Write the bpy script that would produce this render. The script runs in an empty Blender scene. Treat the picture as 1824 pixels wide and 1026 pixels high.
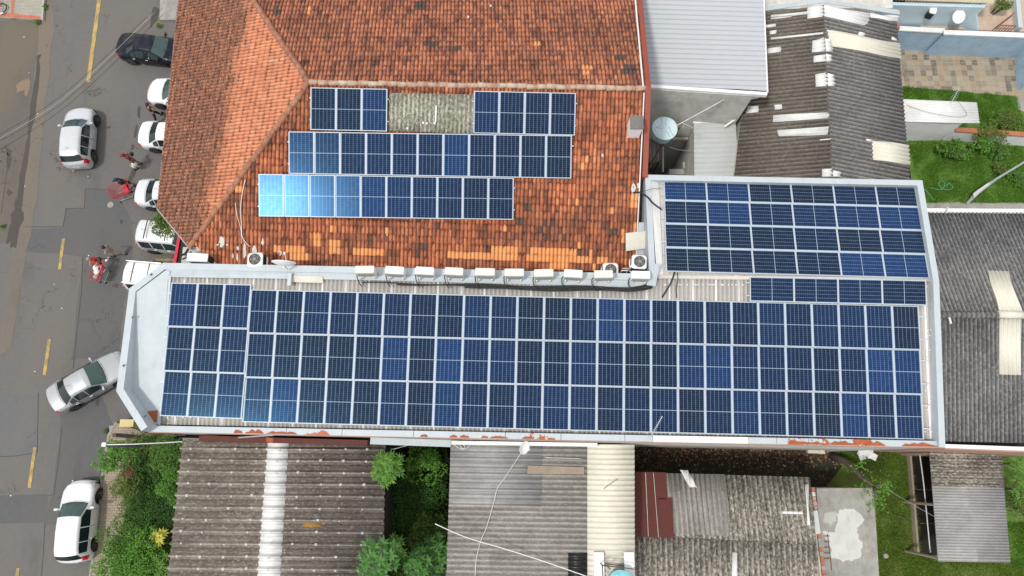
import bpy, bmesh, math, random
from mathutils import Vector, Matrix, noise as mnoise
random.seed(7)
rad = math.radians
SC = bpy.context.scene
COL = SC.collection

# ------------------------------------------------------------------ camera
TILT = rad(14.4); CAMH = 37.0; FP = 1216.0
cam_d = bpy.data.cameras.new("Camera"); cam_d.lens = 24.0; cam_d.sensor_width = 36.0
cam_d.clip_start = 0.5; cam_d.clip_end = 1500.0
cam = bpy.data.objects.new("Camera", cam_d); COL.objects.link(cam)
cam.location = (0, 0, CAMH); cam.rotation_euler = (TILT, 0, 0)
SC.camera = cam

# ------------------------------------------------------------------ sun + sky
SUN_DIR = Vector((-0.376, -0.2535, 0.891)).normalized()
el = math.asin(SUN_DIR.z); az = math.atan2(SUN_DIR.x, SUN_DIR.y)
w = bpy.data.worlds.new("World"); SC.world = w; w.use_nodes = True
nt = w.node_tree; nt.nodes.clear()
sky = nt.nodes.new('ShaderNodeTexSky'); sky.sky_type = 'NISHITA'; sky.sun_disc = False
sky.sun_elevation = el; sky.sun_rotation = az; sky.air_density = 1.2; sky.dust_density = 2.5
bg = nt.nodes.new('ShaderNodeBackground'); bg.inputs['Strength'].default_value = 0.125
out = nt.nodes.new('ShaderNodeOutputWorld')
tc = nt.nodes.new('ShaderNodeTexCoord'); cn = nt.nodes.new('ShaderNodeTexNoise')
cn.inputs['Scale'].default_value = 2.6; cn.inputs['Detail'].default_value = 7; cn.inputs['Roughness'].default_value = .6
mr = nt.nodes.new('ShaderNodeMapRange'); mr.inputs[1].default_value = .28; mr.inputs[2].default_value = .46
mx = nt.nodes.new('ShaderNodeMix'); mx.data_type = 'RGBA'
mx.inputs[7].default_value = (6.6, 6.6, 6.75, 1)
nt.links.new(tc.outputs['Generated'], cn.inputs['Vector']); nt.links.new(cn.outputs['Fac'], mr.inputs[0])
nt.links.new(mr.outputs[0], mx.inputs[0]); nt.links.new(sky.outputs[0], mx.inputs[6])
nt.links.new(mx.outputs[2], bg.inputs['Color']); nt.links.new(bg.outputs[0], out.inputs['Surface'])
sd = bpy.data.lights.new("Sun", 'SUN'); sd.energy = 2.1; sd.angle = rad(7); sd.color = (1.0, .96, .9)
so = bpy.data.objects.new("Sun", sd); COL.objects.link(so); so.location = (-20, -20, 60)
so.rotation_euler = SUN_DIR.to_track_quat('Z', 'Y').to_euler()
SC.view_settings.view_transform = 'Standard'; SC.view_settings.look = 'None'
SC.view_settings.gamma = 1.0; SC.view_settings.exposure = 0.22; SC.view_settings.use_curve_mapping = False

# ------------------------------------------------------------------ pixel <-> world helpers
CR = Vector((1, 0, 0)); CF = Vector((0, math.sin(TILT), -math.cos(TILT))); CU = Vector((0, math.cos(TILT), math.sin(TILT)))
CC = Vector((0, 0, CAMH))
def ray(px, py): return CR*(px-912) + CU*(513-py) + CF*FP
def P(px, py, z):
    d = ray(px, py); return CC + d*((z-CAMH)/d.z)
def plane(px, py, z, gx, gy):
    p = P(px, py, z); return (gx, gy, p.z-gx*p.x-gy*p.y)
def plane3(a, b, c):
    n = (b-a).cross(c-a); return (-n.x/n.z, -n.y/n.z, n.dot(a)/n.z)
def PL(px, py, pl):
    d = ray(px, py); gx, gy, c = pl
    return CC + d*((gx*CC.x+gy*CC.y+c-CC.z)/(d.z-gx*d.x-gy*d.y))
def ZP(pl, x, y): return pl[0]*x+pl[1]*y+pl[2]

# ------------------------------------------------------------------ materials
class G:
    """small node-graph writer"""
    def __init__(s, name):
        s.m = bpy.data.materials.new(name); s.m.use_nodes = True; s.t = s.m.node_tree; s.t.nodes.clear()
        s.o = s.n('ShaderNodeOutputMaterial'); s.b = s.n('ShaderNodeBsdfPrincipled')
        s.l(s.b.outputs[0], s.o.inputs[0]); s.tc = s.n('ShaderNodeTexCoord'); s.obj = s.tc.outputs['Object']
    def n(s, t, **k):
        x = s.t.nodes.new(t)
        for a, v in k.items(): setattr(x, a, v)
        return x
    def l(s, a, b): s.t.links.new(a, b)
    def put(s, v, i):
        if hasattr(v, 'is_linked') or isinstance(v, bpy.types.NodeSocket): s.l(v, i)
        else: i.default_value = v
    def math(s, op, a, b=0.0, c=None):
        x = s.n('ShaderNodeMath', operation=op); s.put(a, x.inputs[0]); s.put(b, x.inputs[1])
        if c is not None: s.put(c, x.inputs[2])
        return x.outputs[0]
    def scale(s, v, sc):
        x = s.n('ShaderNodeVectorMath', operation='MULTIPLY'); s.l(v, x.inputs[0]); x.inputs[1].default_value = sc
        return x.outputs[0]
    def noise(s, sc=1, det=4, rough=.55, st=(1, 1, 1), off=(0, 0, 0), dist=0):
        v = s.scale(s.obj, st)
        if off != (0, 0, 0):
            a = s.n('ShaderNodeVectorMath', operation='ADD'); s.l(v, a.inputs[0]); a.inputs[1].default_value = off; v = a.outputs[0]
        x = s.n('ShaderNodeTexNoise'); s.l(v, x.inputs['Vector']); x.inputs['Scale'].default_value = sc
        x.inputs['Detail'].default_value = det; x.inputs['Roughness'].default_value = rough; x.inputs['Distortion'].default_value = dist
        return x.outputs['Fac']
    def rng(s, f, lo, hi, a=0.0, b=1.0):
        x = s.n('ShaderNodeMapRange'); s.put(f, x.inputs[0])
        for i, v in enumerate((lo, hi, a, b)): x.inputs[i+1].default_value = v
        return x.outputs[0]
    def mix(s, f, a, b, mode='MIX'):
        x = s.n('ShaderNodeMix', data_type='RGBA', blend_type=mode); s.put(f, x.inputs[0])
        for v, i in ((a, 6), (b, 7)):
            if isinstance(v, tuple): x.inputs[i].default_value = (v[0], v[1], v[2], 1)
            else: s.l(v, x.inputs[i])
        return x.outputs[2]
    def cell(s, size, off=0.0):
        v = s.scale(s.obj, (1/size[0], 1/size[1], 0.0)); a = s.n('ShaderNodeVectorMath', operation='ADD'); s.l(v, a.inputs[0]); a.inputs[1].default_value = (off, off*.37, .5)
        f = s.n('ShaderNodeVectorMath', operation='FLOOR'); s.l(a.outputs[0], f.inputs[0])
        x = s.n('ShaderNodeTexWhiteNoise', noise_dimensions='3D'); s.l(f.outputs[0], x.inputs['Vector'])
        return x.outputs['Value']
    def ramp(s, f, stops, const=False):
        x = s.n('ShaderNodeValToRGB'); s.put(f, x.inputs[0]); r = x.color_ramp
        if const: r.interpolation = 'CONSTANT'
        while len(r.elements) < len(stops): r.elements.new(.5)
        for e, (p, c) in zip(r.elements, stops): e.position = p; e.color = (c[0], c[1], c[2], 1)
        return x.outputs[0]
    def axis(s, i):
        x = s.n('ShaderNodeSeparateXYZ'); s.l(s.obj, x.inputs[0]); return x.outputs[i]
    def bump(s, h, st=.3, d=.02):
        x = s.n('ShaderNodeBump'); x.inputs['Strength'].default_value = st; x.inputs['Distance'].default_value = d
        s.l(h, x.inputs['Height']); s.l(x.outputs[0], s.b.inputs['Normal'])
    def fin(s, col, rough=.8, metal=0.0, spec=None):
        if isinstance(col, tuple): s.b.inputs['Base Color'].default_value = (col[0], col[1], col[2], 1)
        else: s.l(col, s.b.inputs['Base Color'])
        s.put(rough, s.b.inputs['Roughness']); s.b.inputs['Metallic'].default_value = metal
        if spec is not None: s.b.inputs['Specular IOR Level'].default_value = spec
        return s.m

def simple(name, c, rough=.6, metal=0.0, var=.12, sc=6.0):
    g = G(name); n = g.noise(sc, 5)
    a = tuple(x*(1-var) for x in c); b = tuple(min(1, x*(1+var)) for x in c)
    return g.fin(g.mix(g.rng(n, .35, .65), a, b), rough, metal)

def asphalt(name, base, tint=(.9, .85, .75), big=.5):
    g = G(name)
    fine = g.noise(90, 2, .7); mid = g.noise(3.5, 6, .65); bigN = g.noise(.22, 4, .6, (1, .35, 1)); g2 = g.noise(.5, 5, .6, (1, .5, 1), (9, 3, 0))
    d = tuple(x*.80 for x in base); l = tuple(x*1.22 for x in base)
    c = g.mix(g.rng(fine, .38, .62), d, l)
    c = g.mix(g.math('MULTIPLY', g.rng(mid, .45, .75), .35), c, tuple(x*1.35 for x in base))
    c = g.mix(g.math('MULTIPLY', g.rng(bigN, .45, .65), big), c, (base[0]*1.45*tint[0], base[1]*1.4*tint[1], base[2]*1.3*tint[2]))
    c = g.mix(g.math('MULTIPLY', g.rng(g2, .58, .7), .4), c, tuple(x*.62 for x in base))
    v = g.n('ShaderNodeTexVoronoi', feature='DISTANCE_TO_EDGE'); v.inputs['Scale'].default_value = .55
    nd = g.n('ShaderNodeTexNoise'); g.l(g.obj, nd.inputs['Vector']); nd.inputs['Scale'].default_value = 1.5; nd.inputs['Detail'].default_value = 6
    av = g.n('ShaderNodeVectorMath', operation='ADD'); g.l(g.obj, av.inputs[0]); g.l(g.scale(nd.outputs['Color'], (1.6, 1.6, 0)), av.inputs[1]); g.l(av.outputs[0], v.inputs['Vector'])
    crack = g.math('MULTIPLY', g.rng(v.outputs['Distance'], .004, .010, 1, 0), g.rng(g.noise(.25, 3, .5, (1, 1, 1), (4, 8, 0)), .52, .6))
    c = g.mix(g.math('MULTIPLY', crack, .6), c, (.02, .018, .016))
    g.bump(fine, .5, .01)
    return g.fin(c, .88)

def fibro(name, base, dark=(.05, .045, .04), moss=.5, sheet=(.92, 1.8), spots=.3, warm=0.0, joint=0.0, tone=.35, trough=None, grit=0.0):
    """weathered fibre cement; local x across the waves, local y along them"""
    g = G(name)
    cl = g.cell(sheet); n1 = g.noise(1.1, 6, .65, (1, .6, 1)); n2 = g.noise(9, 4, .7, (1.6, .5, 1)); n3 = g.noise(38, 3, .7); sp = g.noise(16, 2, .6, (1, 1, 1), (5, 5, 5))
    c = g.mix(g.math('MULTIPLY', cl, tone), base, tuple(x*.55 for x in base))
    c = g.mix(g.math('MULTIPLY', g.rng(n1, .42, .7), moss), c, dark)
    c = g.mix(g.math('MULTIPLY', g.rng(n2, .48, .72), moss*.9), c, dark)
    c = g.mix(g.math('MULTIPLY', g.rng(n3, .5, .75), .35), c, tuple(x*.5 for x in base))
    c = g.mix(g.math('MULTIPLY', g.rng(sp, .66, .72), spots), c, tuple(min(1, x*1.8+.08) for x in base))
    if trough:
        tf = g.math('ABSOLUTE', g.math('SUBTRACT', g.math('FRACT', g.math('MULTIPLY', g.axis(0), 1/trough[0])), .5)); c = g.mix(g.math('MULTIPLY', g.rng(tf, .05, trough[2] if len(trough) > 2 else .42, 1, 0), trough[1]), c, tuple(x*1.0 for x in dark))  # trough tone: dirt, plus wave shading painted in so the relief shows
    if warm: c = g.mix(g.math('MULTIPLY', g.rng(g.noise(2.3, 5, .6, (1, 1, 1), (2, 7, 1)), .6, .75), warm), c, (.28, .13, .05))
    if joint:
        f = g.math('FRACT', g.math('MULTIPLY', g.axis(0), 1/joint)); c = g.mix(g.rng(f, .075, .085, 1, 0), c, (.8, .8, .79))
    if grit:
        g1 = g.noise(8, 5, .75, (1.3, .8, 1), (11, 2, 3)); c = g.mix(g.math('MULTIPLY', g.rng(g1, .52, .60), grit), c, tuple(x*.7 for x in dark)); c = g.mix(g.math('MULTIPLY', g.rng(g1, .46, .38), grit*.75), c, tuple(min(1, x*1.45+.04) for x in base))
    g.bump(n3, .3, .01)
    return g.fin(c, .85)

def tilemat(name, stops, px=.165, py=.30, weather=.5, lich=.35, band=None, groove=.8):
    g = G(name)
    cl = g.cell((px, py)); big = g.noise(.35, 4, .6); mid = g.noise(1.7, 4, .65, (1, 1, 1), (3, 1, 2)); fine = g.noise(22, 4, .7)
    half = g.cell((px/2, py)); colm = g.cell((px, 2.1), .3); st_ = g.noise(1.0, 4, .7, (3.2, .8, 1), (6, 1, 2))
    f = g.math('ADD', g.math('ADD', g.math('MULTIPLY', cl, .30), g.math('MULTIPLY', half, .20)), g.math('ADD', g.math('MULTIPLY', colm, .15), g.math('MULTIPLY', g.rng(st_, .3, .7), .35)))
    c = g.ramp(f, stops)
    dark = (.085, .035, .022)
    c = g.mix(g.math('MULTIPLY', g.rng(big, .4, .68), weather), c, dark)
    c = g.mix(g.math('MULTIPLY', g.rng(fine, .5, .68), weather*1.0), c, (.10, .05, .032))
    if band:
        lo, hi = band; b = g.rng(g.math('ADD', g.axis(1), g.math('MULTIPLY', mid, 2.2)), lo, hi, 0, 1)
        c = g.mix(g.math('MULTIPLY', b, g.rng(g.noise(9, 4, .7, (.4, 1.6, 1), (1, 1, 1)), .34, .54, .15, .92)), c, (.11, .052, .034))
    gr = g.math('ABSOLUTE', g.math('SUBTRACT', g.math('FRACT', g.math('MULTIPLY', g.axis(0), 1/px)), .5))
    c = g.mix(g.rng(gr, .26, .46, 0, groove), c, (.06, .026, .018))  # channel grime that also paints the shade between tile columns
    sp = g.noise(13, 3, .65, (1, 1, 1), (7, 7, 7))
    c = g.mix(g.math('MULTIPLY', g.rng(sp, .62, .68), lich), c, (.42, .34, .24))
    g.bump(fine, .4, .01)
    return g.fin(c, .85)

def leafmat(name, dark, light, yel=None):
    g = G(name); x = g.n('ShaderNodeNewGeometry'); r = x.outputs['Random Per Island']
    st = [(0, dark), (.55, tuple((a+b)/2 for a, b in zip(dark, light))), (1, light)]
    if yel: st.append((1, yel)); st = [(0, dark), (.5, tuple((a+b)/2 for a, b in zip(dark, light))), (.86, light), (1, yel)]
    c = g.ramp(r, st)
    m = g.fin(c, .5); g.b.inputs['Transmission Weight'].default_value = 0
    tr = g.n('ShaderNodeBsdfTranslucent'); ms = g.n('ShaderNodeMixShader'); ms.inputs[0].default_value = .3
    g.l(c, tr.inputs[0]); g.l(g.b.outputs[0], ms.inputs[1]); g.l(tr.outputs[0], ms.inputs[2]); g.l(ms.outputs[0], g.o.inputs[0])
    return m

def paver(name, c1, c2, mortar, bw, bh, off=.5, msz=.012, var=.5):
    g = G(name); b = g.n('ShaderNodeTexBrick', offset=off); g.l(g.obj, b.inputs['Vector'])
    b.inputs['Scale'].default_value = 1; b.inputs['Brick Width'].default_value = bw; b.inputs['Row Height'].default_value = bh
    b.inputs['Mortar Size'].default_value = msz; b.inputs['Bias'].default_value = 0
    for i, c in ((1, c1), (2, c2), (3, mortar)): b.inputs[i].default_value = (*c, 1)
    n = g.noise(2.2, 5, .65); f = g.noise(40, 3, .7)
    c = g.mix(g.math('MULTIPLY', g.rng(n, .4, .7), var), b.outputs[0], tuple(x*.6 for x in c1))
    c = g.mix(g.math('MULTIPLY', g.rng(f, .45, .7), .3), c, tuple(x*.6 for x in c2))
    return g.fin(c, .9)

def grassmat(name, a, b, soil=(.06, .045, .025)):
    g = G(name); n = g.noise(1.1, 5, .65); f = g.noise(45, 4, .75); s = g.noise(2.4, 4, .6, (1, 1, 1), (3, 3, 3))
    c = g.mix(g.rng(n, .35, .65), a, b); c = g.mix(g.math('MULTIPLY', g.rng(f, .42, .62), .7), c, tuple(x*.3 for x in a))
    c = g.mix(g.math('MULTIPLY', g.rng(s, .56, .68), .6), c, soil); g.bump(f, .8, .04)
    return g.fin(c, .95)

def painted(name, base, dirt=(.35, .33, .3), amt=.3, rust=0.0, rough=.45):
    g = G(name); n = g.noise(1.6, 6, .65); f = g.noise(24, 4, .7); st = g.noise(3, 4, .6, (3, .4, 1), (4, 4, 4))
    c = g.mix(g.math('MULTIPLY', g.rng(n, .4, .7), amt), base, dirt)
    c = g.mix(g.math('MULTIPLY', g.rng(f, .55, .75), amt*.7), c, dirt); c = g.mix(g.math('MULTIPLY', g.rng(st, .55, .75), amt*.6), c, tuple(x*.6 for x in dirt))
    if rust:
        c = g.mix(g.rng(g.noise(.9, 6, .6, (1, 1, 1), (8, 2, 5)), 1-rust, 1-rust+.015), c, (.36, .09, .03))
    return g.fin(c, rough)

def carpaint(name, c, metal=.35):
    g = G(name); n = g.noise(260, 2, .5); d = g.noise(2.5, 4)
    col = g.mix(g.rng(n, .3, .7), tuple(x*.94 for x in c), tuple(min(1, x*1.04) for x in c)); col = g.mix(g.math('MULTIPLY', g.rng(d, .5, .8), .12), col, (.3, .27, .23))
    m = g.fin(col, .32, metal); g.b.inputs['Coat Weight'].default_value = .8; g.b.inputs['Coat Roughness'].default_value = .06
    return m

def panelmat():
    g = G('solar_cells'); x = g.axis(0); y = g.axis(1)
    def lines(a, off, size, wd, soft):
        f = g.math('FRACT', g.math('MULTIPLY', g.math('ADD', a, off), 1/size)); d = g.math('ABSOLUTE', g.math('SUBTRACT', f, .5))
        return g.rng(d, .5-wd/size/2-soft, .5-wd/size/2, 0, 1)
    cx = lines(x, .4710, .157, .011, .012); ay = g.math('ABSOLUTE', y); cy = lines(ay, -.011, .0822, .0075, .02)
    bb = g.math('MULTIPLY', lines(x, .4710, .0314, .003, .03), .22)
    mid = g.rng(ay, .007, .011, 1, 0)
    edge = g.math('MAXIMUM', g.rng(g.math('ABSOLUTE', x), .478, .482, 0, 1), g.rng(ay, .838, .842, 0, 1))
    oi = g.n('ShaderNodeObjectInfo'); ln_ = g.n('ShaderNodeTexNoise'); g.l(oi.outputs['Location'], ln_.inputs['Vector']); ln_.inputs['Scale'].default_value = .22; ln_.inputs['Detail'].default_value = 2
    r = g.math('ADD', g.math('MULTIPLY', oi.outputs['Random'], .5), g.math('MULTIPLY', g.rng(ln_.outputs['Fac'], .36, .64), .5))
    r = g.rng(r, .22, .80)
    base = g.ramp(r, [(0, (.002, .0035, .006)), (.25, (.0016, .0042, .014)), (.62, (.0018, .0080, .034)), (.85, (.003, .018, .075)), (1, (.004, .028, .11))])  # panel tones vary; the brightest blues paint a sky sheen into the tint
    cl = g.cell((.157, .0822)); base = g.mix(g.math('MULTIPLY', cl, .35), base, (.002, .004, .012))
    pol = g.noise(7, 3, .6); base = g.mix(g.math('MULTIPLY', g.rng(pol, .4, .7), .25), base, (.008, .03, .1))
    ln = g.math('MAXIMUM', g.math('MULTIPLY', g.math('MAXIMUM', cx, g.math('MULTIPLY', cy, .40)), .62), bb)
    c = g.mix(ln, base, (.22, .32, .50)); c = g.mix(mid, c, (.36, .44, .50)); c = g.mix(edge, c, (.34, .42, .52))
    dust = g.rng(g.noise(5, 4, .6, (1, 1, 1), (4, 4, 4)), .45, .8); c = g.mix(g.math('MULTIPLY', dust, .035), c, (.4, .38, .34))
    m = g.fin(c, g.rng(dust, 0, 1, .17, .20)); g.b.inputs['IOR'].default_value = 1.33; g.b.inputs['Specular IOR Level'].default_value = .36; g.b.inputs['Specular Tint'].default_value = (.20, .56, 1, 1)
    return m

M = {}
M['asphalt'] = asphalt('asphalt', (.120, .116, .112), big=.45); M['asphalt2'] = asphalt('asphalt_patch_dark', (.092, .093, .097), big=.45)
M['asphalt3'] = asphalt('asphalt_patch_light', (.118, .118, .121), big=.3); M['asphalt4'] = asphalt('asphalt_lot', (.108, .097, .086), big=.8)
M['tar'] = asphalt('tar_stain', (.062, .055, .05), big=.3); M['sand'] = asphalt('sand_stain', (.20, .145, .10), big=.2); M['sandy'] = asphalt('sandy_edge', (.138, .121, .104), big=.6)
M['yellow'] = painted('yellow_line', (.48, .33, .10), (.15, .135, .11), .85, rough=.85)
M['olive'] = grassmat('worn_lawn', (.10, .10, .035), (.15, .13, .06), (.09, .065, .04)); M['soil'] = grassmat('dark_soil', (.012, .010, .007), (.026, .020, .013), (.016, .012, .008)); M['litter'] = None
g = G('leaf_litter'); v = g.n('ShaderNodeTexVoronoi'); g.l(g.obj, v.inputs['Vector']); v.inputs['Scale'].default_value = 13
sv = g.n('ShaderNodeSeparateColor'); g.l(v.outputs['Color'], sv.inputs[0])
M['litter'] = g.fin(g.mix(g.rng(g.noise(.6, 4), .45, .6), g.ramp(sv.outputs[0], [(0, (.012, .009, .007)), (.6, (.028, .018, .012)), (.85, (.07, .038, .02)), (1, (.16, .12, .085))]), (.02, .024, .010)), .95)
M['grass'] = grassmat('lawn_ground', (.10, .165, .022), (.17, .22, .045)); M['grass2'] = grassmat('green_lawn_ground', (.075, .175, .018), (.15, .27, .035))  # grass2: second lawn, a fuller green of its own
M['concrete'] = painted('concrete', (.33, .32, .29), (.14, .135, .12), .6, rough=.9); M['conc_pale'] = painted('pale_plaster', (.62, .61, .56), (.24, .22, .18), .5, rough=.9)
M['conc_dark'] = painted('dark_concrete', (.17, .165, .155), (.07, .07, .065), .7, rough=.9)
M['plasterpatch'] = painted('white_plaster_patch', (.54, .55, .52), (.36, .37, .35), .5, rough=.9)
M['concrete_cap'] = painted('fixing_cap', (.50, .50, .48), (.28, .27, .25), .8, rough=.9); M['white'] = painted('white_paint', (.78, .79, .79), (.5, .49, .46), .25); M['whitewall'] = painted('white_wall', (.82, .83, .84), (.5, .52, .54), .35, rough=.8)
M['bluegrey'] = painted('pale_blue_grey_metal', (.45, .505, .53), (.30, .33, .35), .35, rough=.6); M['bluegrey2'] = painted('pale_blue_grey_cap', (.46, .515, .545), (.34, .37, .385), .35, rough=.6)
M['rustcap'] = painted('rusty_metal_cap', (.44, .50, .53), (.34, .37, .39), .3, rust=.44)
M['rust'] = painted('rust', (.36, .095, .035), (.16, .05, .025), .5, rough=.85); M['maroon'] = painted('maroon_sheet', (.11, .022, .016), (.05, .022, .018), .5, rust=.30, rough=.75)
M['redbrown'] = painted('red_brown_metal', (.27, .055, .030), (.16, .05, .035), .35, rough=.55)
M['red'] = simple('red_paint', (.55, .02, .04), .4); M['orange'] = painted('orange_clay', (.42, .15, .07), (.25, .1, .06), .6, rough=.9)
M['pink'] = painted('pinkish_brick_edge', (.45, .27, .20), (.3, .2, .16), .5, rough=.9)
M['bluewall'] = painted('light_blue_wall', (.36, .50, .63), (.22, .30, .37), .45, rough=.85); M['bluewall2'] = painted('pale_blue_wall', (.50, .62, .68), (.36, .46, .5), .3, rough=.85)
M['stone'] = None
g = G('stone_paving'); cl = g.cell((.36, .36)); lx = g.math('FRACT', g.math('MULTIPLY', g.axis(0), 1/.36)); ly = g.math('FRACT', g.math('ADD', g.math('MULTIPLY', g.axis(1), 1/.36), .5))
e = g.math('MAXIMUM', g.rng(lx, .03, .04, 1, 0), g.rng(ly, .03, .04, 1, 0))
c = g.ramp(cl, [(0, (.12, .10, .08)), (.12, (.16, .135, .10)), (.4, (.27, .225, .165)), (.8, (.33, .28, .20)), (1, (.30, .21, .12))])
c = g.mix(g.math('MULTIPLY', g.rng(g.noise(3, 5, .7), .4, .75), .5), c, (.36, .33, .28)); M['stone'] = g.fin(g.mix(g.math('MULTIPLY', e, .6), c, (.48, .42, .32)), .85)
M['paver'] = paver('cream_pavers', (.33, .27, .20), (.38, .31, .24), (.16, .13, .10), .26, .13); M['paver2'] = paver('grey_pavers', (.36, .35, .29), (.42, .40, .33), (.2, .19, .15), .2, .1)
M['redpaver'] = paver('red_border_pavers', (.50, .15, .09), (.55, .18, .11), (.2, .1, .08), .2, .2, 0)
M['pinktile'] = paver('beige_floor_tiles', (.50, .38, .28), (.55, .43, .33), (.4, .32, .26), .3, .3, 0, .01, .3)
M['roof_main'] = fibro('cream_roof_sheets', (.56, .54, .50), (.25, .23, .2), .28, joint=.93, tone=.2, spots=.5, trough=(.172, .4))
M['roof_block'] = fibro('cream_roof_sheets_plain', (.60, .58, .54), (.3, .28, .25), .22, tone=.12, spots=.5)
M['roof_edge'] = fibro('mossy_roof_edge', (.3, .29, .27), (.06, .055, .05), .7)
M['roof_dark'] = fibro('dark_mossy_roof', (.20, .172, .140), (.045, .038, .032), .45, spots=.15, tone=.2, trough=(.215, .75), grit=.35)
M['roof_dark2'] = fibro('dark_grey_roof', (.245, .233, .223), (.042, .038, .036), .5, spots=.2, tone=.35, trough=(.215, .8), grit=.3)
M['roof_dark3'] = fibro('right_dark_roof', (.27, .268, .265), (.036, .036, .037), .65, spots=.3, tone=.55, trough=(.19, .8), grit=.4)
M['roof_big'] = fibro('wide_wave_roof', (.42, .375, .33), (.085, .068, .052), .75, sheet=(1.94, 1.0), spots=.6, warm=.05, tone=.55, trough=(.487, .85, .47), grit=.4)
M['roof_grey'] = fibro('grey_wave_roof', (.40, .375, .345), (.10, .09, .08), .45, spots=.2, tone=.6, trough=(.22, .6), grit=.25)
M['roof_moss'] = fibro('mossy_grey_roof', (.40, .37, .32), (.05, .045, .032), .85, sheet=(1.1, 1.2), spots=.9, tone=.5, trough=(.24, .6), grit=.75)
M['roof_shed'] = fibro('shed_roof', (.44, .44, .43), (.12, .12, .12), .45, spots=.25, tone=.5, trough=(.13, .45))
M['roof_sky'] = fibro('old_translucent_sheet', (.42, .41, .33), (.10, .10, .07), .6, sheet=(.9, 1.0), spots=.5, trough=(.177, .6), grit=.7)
M['cream'] = fibro('cream_translucent_sheet', (.70, .68, .58), (.45, .42, .34), .3, spots=.1, tone=.06)
M['whitestrip'] = fibro('white_painted_sheet', (.74, .75, .74), (.4, .4, .38), .35, spots=0, tone=.08)
M['beigeroof'] = fibro('beige_sheet', (.62, .58, .42), (.3, .27, .18), .35, tone=.1)
M['metalroof'] = painted('grey_metal_sheet', (.44, .465, .49), (.37, .39, .41), .2, rough=.75); M['smallroof'] = painted('pale_grey_sheet', (.50, .52, .51), (.4, .41, .4), .3, rough=.5)
T3 = [(0, (.075, .028, .018)), (.28, (.17, .055, .028)), (.5, (.33, .09, .038)), (.75, (.47, .135, .055)), (1, (.56, .20, .09))]
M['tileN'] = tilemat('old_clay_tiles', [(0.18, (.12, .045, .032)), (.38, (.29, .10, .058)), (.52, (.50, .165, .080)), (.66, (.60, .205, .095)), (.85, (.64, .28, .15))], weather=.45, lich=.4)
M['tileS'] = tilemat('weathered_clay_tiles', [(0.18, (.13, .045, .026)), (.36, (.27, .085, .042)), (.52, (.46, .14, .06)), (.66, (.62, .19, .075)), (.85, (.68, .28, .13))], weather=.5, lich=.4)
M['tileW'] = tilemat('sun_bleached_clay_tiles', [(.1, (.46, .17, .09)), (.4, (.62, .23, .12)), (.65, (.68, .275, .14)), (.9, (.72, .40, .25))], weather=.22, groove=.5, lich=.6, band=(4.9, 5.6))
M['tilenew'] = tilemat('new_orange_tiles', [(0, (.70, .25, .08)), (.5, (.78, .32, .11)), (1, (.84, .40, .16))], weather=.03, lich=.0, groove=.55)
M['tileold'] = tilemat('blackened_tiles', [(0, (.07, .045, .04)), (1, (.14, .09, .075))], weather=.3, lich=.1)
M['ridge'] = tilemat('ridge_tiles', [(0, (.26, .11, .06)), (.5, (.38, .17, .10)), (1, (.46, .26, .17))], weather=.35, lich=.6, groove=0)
M['mortar'] = painted('lichen_mortar', (.50, .42, .32), (.34, .13, .08), 1.0, rough=.9)
M['cells'] = panelmat(); M['alu'] = simple('aluminium_frame', (.50, .55, .59), .5, .1, .05)
M['black'] = simple('black_rubber', (.018, .018, .018), .6); M['dark'] = simple('dark_void', (.012, .012, .012), .7)
M['tyre'] = simple('tyre_rubber', (.025, .025, .025), .85); M['rim'] = simple('alloy_rim', (.5, .5, .5), .3, .8)
M['glass'] = G('tinted_car_glass').fin((.012, .022, .024), .05); M['glassblue'] = G('windshield_glass').fin((.045, .085, .085), .08)
M['tail'] = G('red_tail_lamp').fin((.55, .01, .02), .15); M['head'] = G('clear_head_lamp').fin((.75, .76, .78), .1, .3)
M['plate'] = simple('plate_grey', (.5, .5, .5), .5)
M['acworn'] = painted('aged_white_plastic', (.72, .70, .64), (.45, .42, .36), .5); M['acwhite'] = simple('white_plastic', (.84, .85, .84), .4, 0, .03); M['grille'] = simple('grey_grille', (.42, .42, .40), .5)
M['tank'] = painted('pale_blue_plastic', (.58, .73, .76), (.48, .62, .65), .4, rough=.5); M['tank2'] = painted('turquoise_plastic', (.22, .55, .60), (.15, .38, .42), .4, rough=.4)
M['wood'] = painted('weathered_board', (.33, .27, .21), (.2, .16, .12), .5, rough=.9); M['paleboard'] = painted('pale_board', (.62, .60, .52), (.42, .40, .34), .45, rough=.85)
M['iron'] = simple('rusty_iron', (.10, .05, .035), .8); M['pipe'] = simple('white_pipe', (.74, .74, .72), .4); M['steel'] = simple('galvanised_steel', (.52, .54, .56), .4, .4)
M['darksheet'] = simple('black_translucent_sheet', (.01, .01, .011), .35)
M['bark'] = painted('bark', (.13, .105, .08), (.06, .05, .04), .6, rough=.95)
M['leafA'] = leafmat('bush_leaves', (.032, .095, .010), (.13, .30, .028), (.24, .33, .05)); M['leafB'] = leafmat('dark_leaves', (.022, .075, .010), (.085, .22, .026))
M['leafC'] = leafmat('bright_leaves', (.05, .15, .012), (.17, .40, .04)); M['leafD'] = leafmat('olive_leaves', (.05, .10, .012), (.17, .26, .035), (.25, .27, .06))
M['leafY'] = leafmat('yellow_leaves', (.38, .36, .03), (.75, .68, .12)); M['leafR'] = leafmat('red_flowers', (.22, .02, .03), (.5, .08, .10)); M['blade'] = leafmat('grass_blades', (.09, .17, .018), (.21, .33, .045), (.36, .38, .10))
M['blade2'] = leafmat('green_grass_blades', (.065, .17, .017), (.18, .36, .042)); M['papaya'] = leafmat('star_leaves', (.06, .17, .015), (.17, .36, .05)); M['papayaB'] = leafmat('bluish_star_leaves', (.035, .12, .022), (.10, .27, .045))  # blade2: fuller green blades for the second lawn
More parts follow.
